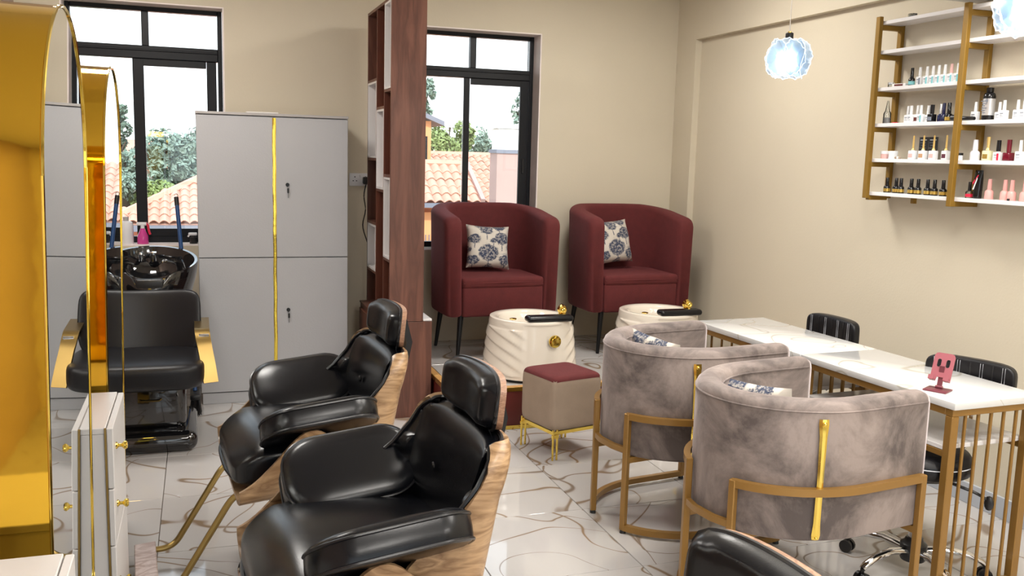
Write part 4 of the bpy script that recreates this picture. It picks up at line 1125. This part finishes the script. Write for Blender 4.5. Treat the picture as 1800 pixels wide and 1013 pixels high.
for o in (m1,m2): o.rotation_euler = (0,R(1.0),0); o.location.z = .0025
def console(label, loc, L):
    t = thing('drawer_console',label,'drawer unit',loc,0,'white drawer consoles beside the mirrors')
    # local: right face at x=0, y across, height .75
    t.scale.z = .75/.785
    B().box((-.12,0,.775),(.24,L,.02),.002,1).build('top_board','drawer',t)
    b = B(); b.box((-.119,0,.4125),(.238,L-.004,.705),.001,1); b.build('carcass','drawer',t)
    B().box((-.13,0,.03),(.20,L-.03,.06)).build('plinth','gold_paint',t,False)
    B().bar([(.0,-L/2-.001,.785),(.0,-L/2-.001,.065)],.003,.006).build('edge_strip','brass',t)
    for z0,z1,tk in ((.588,.782,.018),(.40,.584,.016),(.07,.396,.016)):
        d = B().box((.0025+tk/2,.0,(z0+z1)/2),(tk,L-.004,z1-z0),.002,1).build('drawer_front','drawer',t)
        zz = (z0+z1)/2+.015; kx = .0025+tk
        for yy in ((0,) if z0 < .3 else (0,)):
            k = B(); k.lathe([(0,0),(.012,0),(.010,.004),(.0055,.008),(.0055,.016),(.010,.02),(.0135,.024),(.0135,.029),(.010,.033),(0,.034)],16); o = k.build('knob','gold_bright',d); o.rotation_euler = (0,R(90),0); o.location = (kx,-.13,zz-.0)
    return t
console('white drawer console with gold knobs, between the two arched mirrors',(-.278,3.078,0),.43)
console('white drawer console cut by the lower left corner, before the near mirror',(-.278,1.775,0),.40)

# ------------------------------------------------------------------ shampoo chair with its basin
sh = thing('shampoo_chair','black shampoo chair with brass arms and wash bowl, before the left window','shampoo chair',(-.27,5.2,0))
b = B(); b.box((0,-.02,.055),(.47,.56,.11),.05,5); b.build('base','black_gloss',sh,ang=60)
b = B(); b.box((0,.02,.24),(.36,.44,.30),.05,5); b.build('pedestal','black_gloss',sh,ang=60)
B().tube(fillet([(-.05,-.205,.27),(-.04,-.212,.262),(.05,-.212,.262),(.06,-.205,.27)],.01,3),.004,6).build('pedestal_handle','brass',sh)
b = B(); b.softbox((0,-.17,.43),(.555,.55,.155),5,16)
b.build('seat','leather_matte',sh,ang=60)
b = B(); b.softbox((0,0,0),(.525,.10,.37),6,18)
for v in b.bm.verts:
    v.co.y -= .06*(v.co.x/.26)**2
    if v.co.z < 0: v.co.x *= 1-.10*(v.co.z/.18)**2
o = b.build('backrest','leather_matte',sh,ang=60); o.location = (0,.10,.612); o.rotation_euler = (R(-17),0,0)
for sg in (-1,1):
    b = B(); b.bar(fillet([(sg*.305,-.33,.375),(sg*.295,-.30,.45),(sg*.272,-.24,.58),(sg*.266,-.19,.625),(sg*.266,.10,.635)],.05,5),.075,.012)
    b.build('arm','brass',sh,ang=60)
    B().cyl((sg*.25,-.22,.60),(sg*.30,-.22,.60),.01,n=10).build('arm_bolt','chrome',sh)
# bowl: rim is an ellipse tilted up to the back, with a neck notch in front
b = B(); n = 48; rings = []
def rimz(a, rr_):
    y = math.sin(a); z = .93+.05*y
    fr = abs(((a+PI/2+PI)%(2*PI))-PI)
    return z-(.075*max(0,1-(fr/.42)**4) if fr<.42 else 0)
prof = [(1.0,-.20,.86),(1.03,-.10,.95),(1.04,-.012,1.0),(1.02,.0,1),(.955,-.003,1),(.93,-.03,1),(.87,-.11,1),(.70,-.17,1),(.45,-.205,1),(.15,-.215,1)]
for k,(r,dz,cx_) in enumerate(prof):
    ring = []
    for i in range(n):
        a = 2*PI*i/n; ex = .245; ey = .285
        w_ = 1 if k in (2,3,4) else (.6 if k in (1,5) else 0)
        base = .93+.05*math.sin(a)*(1 if k<7 else .5); notch = rimz(a,r)-(.93+.05*math.sin(a))
        ring.append(b.bm.verts.new((r*ex*cx_*math.cos(a), .42+r*ey*cx_*math.sin(a), base+notch*w_+dz)))
    if rings:
        p = rings[-1]
        for i in range(n): b.bm.faces.new((p[i],p[(i+1)%n],ring[(i+1)%n],ring[i]))
    rings.append(ring)
b.bm.faces.new(rings[-1])
bowl = b.build('wash_bowl','black_gloss',sh,ang=50)
b = B(); b.lathe([(.150,.35),(.17,.50),(.195,.60),(.205,.72),(.19,.76)],32,(0,.42,0),1,1.15); b.build('bowl_pedestal','basin_side',sh,ang=60)
b = B(); b.box((0,.150,.825),(.15,.035,.06),.016,4); b.build('neck_rest','black_plastic',sh,ang=60)
fa = B(); fa.cyl((.0,.635,.90),(.0,.61,.94),.018,n=14); fa.box((.0,.60,.95),(.045,.05,.014),.005,2); fa.build('tap','chrome',bowl); fa = B(); fa.cyl((-.065,.63,.90),(-.065,.61,.935),.014,n=14); fa.sphere((-.065,.607,.938),.014,10); fa.build('hose_socket','chrome',bowl)
# things on the window sill and behind
def lathe_thing(name, label, cat, loc, prof, m, group=None, parts=(), n=16, sx=1, sy=1, main='body'):
    t = thing(name,label,cat,loc,0,group)
    B().lathe(prof,n,(0,0,0),sx,sy).build(main,m,t,ang=40)
    for nm,pr,mm in parts: B().lathe(pr,n,(0,0,0),sx,sy).build(nm,mm,t,ang=40)
    return t
SZ = W1[2]+.008
lathe_thing('pump_bottle','tall white plastic bottle on the sill of the left window','bottle',(-.45,6.345,SZ),[(0,0),(.042,0),(.044,.004),(.044,.12),(.04,.138),(.02,.148),(0,.149)],'white_plastic',parts=[('cap',[(0,.148),(.017,.148),(.017,.172),(0,.173)],'white_edge')])
t = thing('spray_bottle','pink spray bottle with a red trigger on the sill of the left window','spray bottle',(-.352,6.345,SZ))
B().lathe([(0,0),(.034,0),(.035,.003),(.033,.05),(.018,.085),(.013,.1),(0,.1)],18).build('body','magenta',t,ang=40)
b = B(); b.box((-.005,0,.128),(.06,.02,.022),.006,2); b.cyl((0,0,.1),(0,0,.12),.012,n=12); b.build('spray_head','white_plastic',t)
b = B(); b.bar(fillet([(.018,0,.135),(.034,0,.12),(.036,0,.085),(.045,0,.06)],.015,4),.012,.014); b.build('trigger','red_plastic',t)
t = thing('spray_bottle','black spray bottle with a white trigger on the window sill by the cabinet','spray bottle',(-.045,6.345,SZ))
B().lathe([(0,0),(.024,0),(.025,.003),(.024,.04),(.012,.052),(0,.053)],18).build('body','black_plastic',t,ang=40)
b = B(); b.box((-.004,0,.062),(.055,.02,.02),.006,2); b.bar([(-.022,0,.06),(-.034,0,.045)],.01,.01); b.build('spray_head','white_plastic',t)
t = thing('broom','broom with a blue handle leaning between wash bowl and cabinet','broom',(0,0,0))
B().cyl((-.050,5.66,.135),(-.135,6.02,1.235),.0125,n=12).build('handle','blue',t); B().cyl((-.1335,6.014,1.215),(-.1375,6.03,1.265),.014,n=12).build('handle_grip','black_plastic',t)
B().tube(arc(0,0,.010,0,2*PI,10)[:-1],.0022,5,True).build('hanging_ring','chrome',t).matrix_local = Matrix.Translation((-.138,6.033,1.276)) @ Matrix.Rotation(R(90),4,'X')
B().box((-.048,5.65,.118),(.06,.20,.035),.01,2).build('broom_block','black_plastic',t)
b = B(); rnd = random.Random(3)
for i in range(160):
    x,y = rnd.uniform(-.022,.022), rnd.uniform(-.09,.09); b.cyl((-.048+x,5.65+y,.105),(-.048+x*1.5+rnd.uniform(-.006,.006),5.65+y*1.1,.002+rnd.uniform(0,.012)),.0018,n=3,cap=False)
o = b.build('bristles','black_plastic',t,False); o['kind'] = 'stuff'
t = thing('broom','second broom with a blue handle standing behind the mirrors, left of the wash bowl','broom',(0,0,0)) if False else None

# ------------------------------------------------------------------ wall shelf for the nail polish
ws = thing('wall_shelf','gold steel wall shelf with six white boards of nail polish','shelf',(XR,3.40,0))
ZS = [2.292,2.146,1.961,1.781,1.603,1.432]; XFp = -.15
for fi,yy in enumerate((.575,.0,-.575)):
    z0,z1 = (1.408,2.322) if fi==0 else (1.398,2.312) if fi==1 else (1.39,2.30)
    B().box((XFp,yy,(z0+z1)/2),(.022,.03,z1-z0),.002,1).build('front_post','gold_dark',ws)
    B().box((-.012,yy,(z0+z1)/2),(.022,.03,z1-z0),.002,1).build('wall_post','gold_dark',ws)
    for i,z in enumerate(ZS):
        B().box((XFp/2-.006,yy,z-.0215),(-XFp-.034,.028,.024),.002,1).build('bracket','gold_dark',ws)
for bay,(ya,yb_) in enumerate(((.0,.575),(-.575,.0))):
    for i,z in enumerate(ZS):
        dz = .004 if bay==0 else -.003
        B().box((-.078,(ya+yb_)/2,z),(.118,yb_-ya-.034 if False else yb_-ya-.002,.018),.0015,1).build('shelf_board','white_gloss',ws)
B().box((-.06,.33,1.408),(.022,.022,.03),.002,1).build('support_block','gold_dark',ws)
XB = 3.345
G = {}
def zt(i): return ZS[i]+.009
# materials of bottles
M['cap_gold'] = mat('cap_gold',(.72,.50,.17),.25,.35)
M['pol_black'] = mat('gloss_black',(.006,.006,.007),.12); M['pol_navy'] = mat('gloss_navy',(.01,.012,.05),.15)
M['pol_white'] = mat('gloss_white',(.78,.79,.80),.2); M['pol_pink'] = mat('gloss_pink',(.72,.36,.33),.25)
M['pol_wine'] = mat('gloss_wine',(.13,.006,.016),.12); M['pol_teal'] = mat('teal_label',(.20,.52,.56),.3); M['pol_gold'] = mat('gold_label',(.72,.50,.12),.25,.8)
M['pol_lilac'] = mat('white_lilac',(.78,.77,.84),.2); M['silver'] = mat('silver_label',(.62,.62,.62),.25,.6); M['grey_print'] = mat('grey_print',(.16,.18,.22),.5)
M['nude'] = mat('nude_label',(.52,.30,.16),.35); M['rose'] = mat('rose_label',(.74,.45,.42),.35); M['plum'] = mat('plum_label',(.10,.02,.04),.35); M['cream_lab'] = mat('cream_label',(.70,.66,.42),.3)
def print_strip(y0,y1,x,z,h_,name,m,parent):
    return B().box((x,(y0+y1)/2,z),(.0006,y1-y0,h_)).build(name,m,parent,False)
def bottle_sq(name,label,loc,w_,hb,hc,mb,mc,group,lab=None,side=None,capr=.0075,capt=None):
    """square-ish bottle: body, neck and tall cap, with a label and fine print lines"""
    t = thing(name,label,'nail polish',loc,0,group)
    b = B(); b.box((0,0,hb/2),(w_*.8,w_,hb),.003,2); b.cyl((0,0,hb-.001),(0,0,hb+.004),capr*.9,n=10); b.build('bottle',mb,t)
    b = B(); b.cyl((0,0,hb+.003),(0,0,hb+hc),capr,capt or capr*.82,14); b.build('cap',mc,t)
    if lab: print_strip(-w_*.36,w_*.36,-w_*.4-.0003,hb*.42,hb*.45,'label',lab,t)
    else:
        o = B(); 
        for k,(a,c) in enumerate(((-.30,.25),(-.30,.05),(-.30,.30))): o.box((-w_*.4-.0003,w_*(a+c)/2*-1,hb*(.66-.16*k)),(.0006,w_*(c-a),hb*(.09 if k==0 else .04)))
        o.build('printed_label','grey_print',t,False)
    if side: print_strip(-w_*.46,-w_*.14,-w_*.4-.0005,hb*.45,hb*.8,'colour_label',side,t)
    return t
def bottle_round(name,label,loc,r,hb,hc,mb,mc,group,lab=None,capr=None,n=16):
    t = thing(name,label,'nail polish',loc,0,group); capr = capr or r*.55
    B().lathe([(0,0),(r,0),(r*1.02,.004),(r,hb*.78),(r*.75,hb*.93),(capr*.8,hb),(0,hb)],n).build('bottle',mb,t,ang=40)
    B().lathe([(0,hb-.001),(capr,hb-.001),(capr*.86,hb+hc-.002),(capr*.78,hb+hc),(0,hb+hc)],n).build('cap',mc,t,ang=40)
    if lab: B().lathe([(r*1.03,hb*.15),(r*1.03,hb*.55)],n).build('label',lab,t,ang=40)
    return t
# third board
lathe_thing('small_jar','small clear jar with a metal lid at the left end of the third board','jar',(XB,3.925,zt(2)),[(0,0),(.016,0),(.016,.016),(0,.016)],'clear',parts=[('lid',[(0,.016),(.017,.016),(.017,.026),(0,.027)],'silver')])
t = thing('card_pack','small flat printed pack lying beside the jar on the third board','packet',(XB,3.85,zt(2)),R(10))
B().box((0,0,.008),(.045,.08,.015),.002,1).build('pack','paper',t); B().box((-.0235,.0,.008),(.0012,.05,.009)).build('printed_label','maroon',t,False)
bottle_round('nail_polish','black nail polish with a teal label, left of the white row on the third board',(XB,3.782,zt(2)),.0155,.042,.046,'pol_black','pol_black',None,'pol_teal')
for i,y in enumerate((3.728,3.682,3.643,3.606,3.568,3.528,3.488)):
    bottle_sq('nail_polish','%s white nail polish in the row on the third board, %s'%(('first','second','third','fourth','fifth','sixth','last')[i],('next to the black bottle','with a teal edge','with a teal edge','mid row','right of the middle','with a pale pink cap','nearest the middle post')[i]),(XB,y,zt(2)),.030,.042,.045,'pol_white','pol_white' if i!=5 else 'rose','white bottles on the third board',None,'pol_teal' if i!=0 else 'grey_print')
# fourth board, left bay
lathe_thing('dropper_bottle','clear dropper bottle with a long pointed cap at the left of the fourth board','bottle',(XB,3.935,zt(3)),[(0,0),(.019,0),(.020,.004),(.019,.05),(.014,.062),(0,.064)],'clear',parts=[('pointed_cap',[(0,.062),(.012,.062),(.004,.115),(0,.117)],'clear'),('liquid',[(0,.003),(.0165,.003),(.0165,.03),(0,.031)],'white_edge')])
tag(B().box((XB,3.872,zt(3)+.003),(.02,.028,.006),.002,1).build('nail_file','red_plastic'),'small flat red item lying beside the dropper bottle on the fourth board','nail file')
for i,y in enumerate((3.787,3.752,3.722,3.686)):
    bottle_sq('nail_polish',['first white nail polish from the left on the fourth board','second white nail polish from the left on the fourth board','white nail polish with a dark red label on the fourth board','white nail polish with a teal label on the fourth board'][i],(XB-.012*(i%2),y,zt(3)),.030,.040,.043,'pol_white','pol_white',None,'maroon' if i==2 else None,'pol_teal' if i==3 else None)
bottle_sq('nail_polish','narrow white nail polish just left of the dark bottles on the fourth board',(XB,3.651,zt(3)),.026,.036,.044,'pol_white','pol_white',None)
bottle_sq('nail_polish','wide black nail polish, first of the dark bottles on the fourth board',(XB-.008,3.618,zt(3)),.034,.038,.044,'pol_black','pol_black',None,'grey_print',None,.010,.010)
bottle_round('nail_polish','navy nail polish with a silver cap, between the black ones on the fourth board',(XB+.012,3.583,zt(3)),.015,.04,.045,'pol_navy','silver',None)
bottle_round('nail_polish','navy blue nail polish with a navy cap on the fourth board',(XB,3.553,zt(3)),.0145,.04,.048,'pol_navy','pol_navy',None)
bottle_round('nail_polish','black nail polish with a gold label, last dark bottle on the fourth board',(XB,3.520,zt(3)),.0175,.04,.048,'pol_black','pol_black',None,'pol_gold')
t = thing('nail_drill','small black nail tool lying behind the middle gold post on the fourth board','nail tool',(XB-.02,3.42,zt(3)+.0155),0)
B().cyl((0,.055,0),(0,.03,0),.015,.013,14).build('tool_head','black_plastic',t); B().cyl((0,.03,-.002),(-.005,-.08,-.006),.011,.008,12).build('tool_handle','black_plastic',t)
# fifth board, left bay
for i,y in enumerate((3.925,3.868)):
    lathe_thing('cream_jar',['pinkish cream jar with a white lid, left of two on the fifth board','white cream jar with a white lid, right of two on the fifth board'][i],'jar',(XB,y,zt(4)),[(0,0),(.021,0),(.022,.003),(.022,.024),(0,.024)],['rose','pol_white'][i],'cream jars on the fifth board',[('lid',[(0,.024),(.0235,.024),(.0235,.038),(.02,.040),(0,.040)],'pol_white')],20)
for k,y in enumerate((3.836,3.822,3.807)):
    tag(B().sphere((XB-.01,y,zt(4)+.006),.0065,8).build('bead','paper' if k%2 else 'stool_fabric'),['small pale bead beside the cream jars on the fifth board, left one','small white bead beside the cream jars on the fifth board, middle one','small beige bead beside the cream jars on the fifth board, right one'][k],'bead')
t = thing('swatch_card','black printed folding card standing behind the gold capped bottles on the fifth board','card',(XB+.03,3.665,zt(4)))
for sy in (-1,1):
    p = B().box((0,sy*.031,.055),(.003,.060,.108),.001,1).build('panel','black_plastic',t)
    for k in range(5): B().box((-.0018,sy*.031+.004*(k%2),.095-.013*k),(.0005,.042-.006*(k%3),.005 if k==0 else .0022)).build('printed_line','silver' if k==0 else 'grey_print',p,False)
for i,y in enumerate((3.720,3.652,3.585,3.506)):
    t = bottle_sq('nail_polish',['gold capped nail polish with a pink label, leftmost on the fifth board','gold capped nail polish with a brown label, in front of the black card','gold capped nail polish with a blush label, right edge of the black card','gold capped nail polish with a plum label, standing alone on the fifth board'][i],(XB-.01,y,zt(4)),.036 if i<3 else .032,.042,.012,'pol_white','cap_gold',None,['rose','nude','rose','plum'][i],None,.009,.005)
    b = B(); b.cyl((0,0,.052),(0,0,.115),.0065,.005,4); b.build('gold_handle','cap_gold',t)
bottle_round('nail_polish','white bottle half hidden behind the middle gold post on the fifth board',(XB,3.435,zt(4)),.017,.03,.0,'pol_white','pol_black',None) if False else None
lathe_thing('cream_jar','white jar with a black lid behind the middle gold post, fifth board','jar',(XB,3.435,zt(4)),[(0,0),(.018,0),(.018,.022),(0,.022)],'pol_white',None,[('lid',[(0,.022),(.0185,.022),(.0185,.033),(0,.034)],'pol_black')])
# bottom board, left bay
for i,y in enumerate((3.892,3.827,3.793,3.721,3.675,3.612,3.567,3.512,3.465)):
    bottle_round('nail_polish','%s black nail polish with a gold band from the left on the bottom board'%('first','second','third','fourth','fifth','sixth','seventh','eighth','ninth')[i],(XB,y,zt(5)),.0165,.038,.038,'pol_black','pol_black','black and gold polishes on the bottom board','pol_gold',.0095)
# right bay
bottle_sq('nail_polish','white nail polish left of the tall black bottle on the fourth board',(XB,3.362,zt(3)),.032,.042,.043,'pol_white','pol_white',None)
t = lathe_thing('lotion_bottle','tall black bottle with a silver label on the fourth board of the right bay','bottle',(XB,3.290,zt(3)),[(0,0),(.025,0),(.026,.004),(.026,.105),(.022,.118),(.013,.124),(0,.124)],'pol_black',None,[('cap',[(0,.124),(.015,.124),(.0155,.143),(0,.145)],'pol_black'),('label',[(.0264,.022),(.0264,.095)],'silver')],24)
b = B()
for k in range(6): b.box((-.0268,.004-.004*(k%2),.084-.010*k),(.0006,.030-.007*(k%3),.0035))
b.cyl((-.0262,-.012,.086),(-.0272,-.012,.086),.007,n=12); b.build('printed_label','grey_print',t,False)
for i,y in enumerate((3.237,3.203,3.140,3.098)):
    bottle_sq('nail_polish','%s white nail polish to the right of the tall black bottle on the fourth board'%('first','second','third','fourth')[i],(XB+.01*((i+1)%2),y,zt(3)),.032,.042 if i else .036,.043,'pol_white','pol_white',None)
bottle_round('nail_polish','rounded white nail polish right of the middle gold post, fifth board',(XB,3.342,zt(4)),.021,.045,.048,'pol_lilac','pol_lilac',None,'pol_white',.012)
t = bottle_sq('nail_polish','pale yellow nail polish with a gold cap on the fifth board of the right bay',(XB,3.270,zt(4)),.038,.044,.012,'cream_lab','cap_gold',None,'pol_gold',None,.010,.006)
B().cyl((0,0,.054),(0,0,.105),.006,.008,6).build('gold_handle','cap_gold',t)
bottle_sq('nail_polish','white and red nail polish with a black cap on the fifth board',(XB,3.212,zt(4)),.034,.038,.052,'pol_white','pol_black',None,None,'red_plastic',.010,.009)
bottle_sq('nail_polish','dark wine red nail polish on the fifth board of the right bay',(XB,3.156,zt(4)),.038,.036,.056,'pol_wine','pol_wine',None,'pol_wine',None,.010,.010)
bottle_sq('nail_polish','white nail polish at the right end of the fifth board in view',(XB,3.095,zt(4)),.034,.042,.048,'pol_white','pol_white',None)
bottle_round('nail_polish','small clear nail polish with a black cap beside the black tube on the bottom board',(XB,3.352,zt(5)),.017,.034,.040,'clear','pol_black',None,'red_plastic',.008)
t = thing('cream_tube','black tube with a red and white stripe on the bottom board of the right bay','tube',(XB,3.305,zt(5)),0)
B().lathe([(0,0),(.0185,0),(.019,.002),(.019,.034),(0,.035)],18).build('cap','pol_black',t,ang=40)
b = B(); b.sweep([(0,0,.034),(0,0,.09),(0,0,.128)],[(.0195*math.cos(2*PI*i/16),.0195*math.sin(2*PI*i/16)) for i in range(16)],up=(1,0,0)); 
for v in b.bm.verts:
    if v.co.z > .12: v.co.x *= .15; v.co.y *= 1.15
b.build('tube','pol_black',t,ang=50)
b = B(); b.prism([(-.0202,.014,.07),(-.017,-.012,.108),(-.017,-.014,.102),(-.0202,.010,.062)],(-.0006,0,0)); b.build('red_stripe','red_plastic',t,False)
b = B(); b.prism([(-.0203,.012,.04),(-.0203,-.010,.095),(-.0203,-.013,.088),(-.0203,.004,.04)],(-.0006,0,0)); b.build('white_stripe','pol_white',t,False)
for i,y in enumerate((3.240,3.155,3.118,3.052)):
    bottle_round('nail_polish',['pink nail polish with a tall pointed pink cap, nearest the black tube','pink nail polish with a tall pink cap, second from the black tube','pink nail polish with a tall pink cap, third from the black tube','pink nail polish with a tall pink cap, fourth from the black tube'][i],(XB,y,zt(5)),.0185,.043,.047,'pol_pink','pol_pink',None,None,.0095)
tag(B().box((XB-.03,3.105,zt(5)+.005),(.01,.01,.01),.002,1).build('small_cap','black_plastic'),'tiny black cube in front of the pink bottles on the bottom board','nail gem')  # loose small black cap, modelled as a plain cube
t = thing('rhinestone_box','tiny clear box with grey contents on the top board','box',(XB,3.815,zt(0)))
B().box((0,0,.0105),(.03,.034,.021),.002,1).build('box','clear',t,False); B().box((0,0,.008),(.022,.026,.01),.002,1).build('contents','grey_print',t,False)

# ------------------------------------------------------------------ pendant lamps
def pendant(label, loc, seed, ztop):
    t = thing('pendant_lamp',label,'pendant lamp',loc,0,'acrylic flower pendant lamps'); rnd = random.Random(seed)
    # hub at origin, petals are ruffled discs standing round a small bulb
    b = B(); b.lathe([(0,.04),(.011,.04),(.013,.065),(.019,.085),(.019,.118),(.015,.122),(0,.122)],18); b.build('lamp_holder','black_plastic',t)
    B().lathe([(0,.121),(.008,.121),(.008,.128),(0,.129)],12).build('brass_nipple','gold_bright',t)
    B().cyl((0,0,.128),(0,0,ztop-loc[2]-.02),.0016,n=6).build('cord','paper',t)
    B().lathe([(0,ztop-loc[2]-.022),(.05,ztop-loc[2]-.022),(.05,ztop-loc[2]),(0,ztop-loc[2])],20).build('ceiling_rose','black_plastic',t)
    b = B(); b.lathe([(0,-.025),(.012,-.02),(.017,-.005),(.013,.02),(.009,.04),(0,.041)],14); b.build('bulb','bulb',t)
    for k in range(7):
        a = 2*PI*k/7+seed; nx = Vector((math.cos(a),math.sin(a),0)); sd = Vector((-nx.y,nx.x,0))
        c = nx*.058+Vector((0,0,.0))
        b = B(); n,mr_ = 48,8; V = []
        def pt(rf,i):
            ph = 2*PI*i/n; r = rf*(.091+.0022*math.sin(11*ph+k)+.0028*math.sin(19*ph))
            cup = .034*rf*rf+ (.006*math.sin(24*ph)*rf*rf) + .008*math.sin(3*ph+k)*rf*rf
            return c+sd*r*math.cos(ph)+Vector((0,0,1))*r*math.sin(ph)*.98+nx*(cup-.030)
        c0 = b.bm.verts.new(c+nx*-.03)
        for q in range(1,mr_+1): V.append([b.bm.verts.new(pt(q/mr_,i)) for i in range(n)])
        for i in range(n): b.bm.faces.new((c0,V[0][i],V[0][(i+1)%n]))
        for q in range(mr_-1):
            for i in range(n): b.bm.faces.new((V[q][i],V[q][(i+1)%n],V[q+1][(i+1)%n],V[q+1][i]))
        pe = b.build('petal','petal',t,ang=180)
        b = B(); b.tube([pt(1.0,i) for i in range(n)],.0022,5,True); b.build('petal_rim','petal_rim',pe)
    ld = bpy.data.lights.new('pendant_light','POINT'); ld.energy = 1.6; ld.color = (.85,.94,1); ld.shadow_soft_size = .02
    lo = bpy.data.objects.new('pendant_light',ld); COL.objects.link(lo); lo.location = (0,0,-.03); lo.parent = t
    return t
M['petal_rim'] = mat('petal_rim',(.85,.93,1),.2,emit=((.8,.92,1),.5))  # glow put into the rim material for bulb light caught at the edges
pendant('acrylic flower pendant lamp lit cold white, hanging over the farther nail table',(2.703,3.90,2.075),.35,CEIL)
pendant('acrylic flower pendant lamp lit cold white, cut by the top right corner of the picture',(2.69,2.52,2.125),1.2,CEIL)
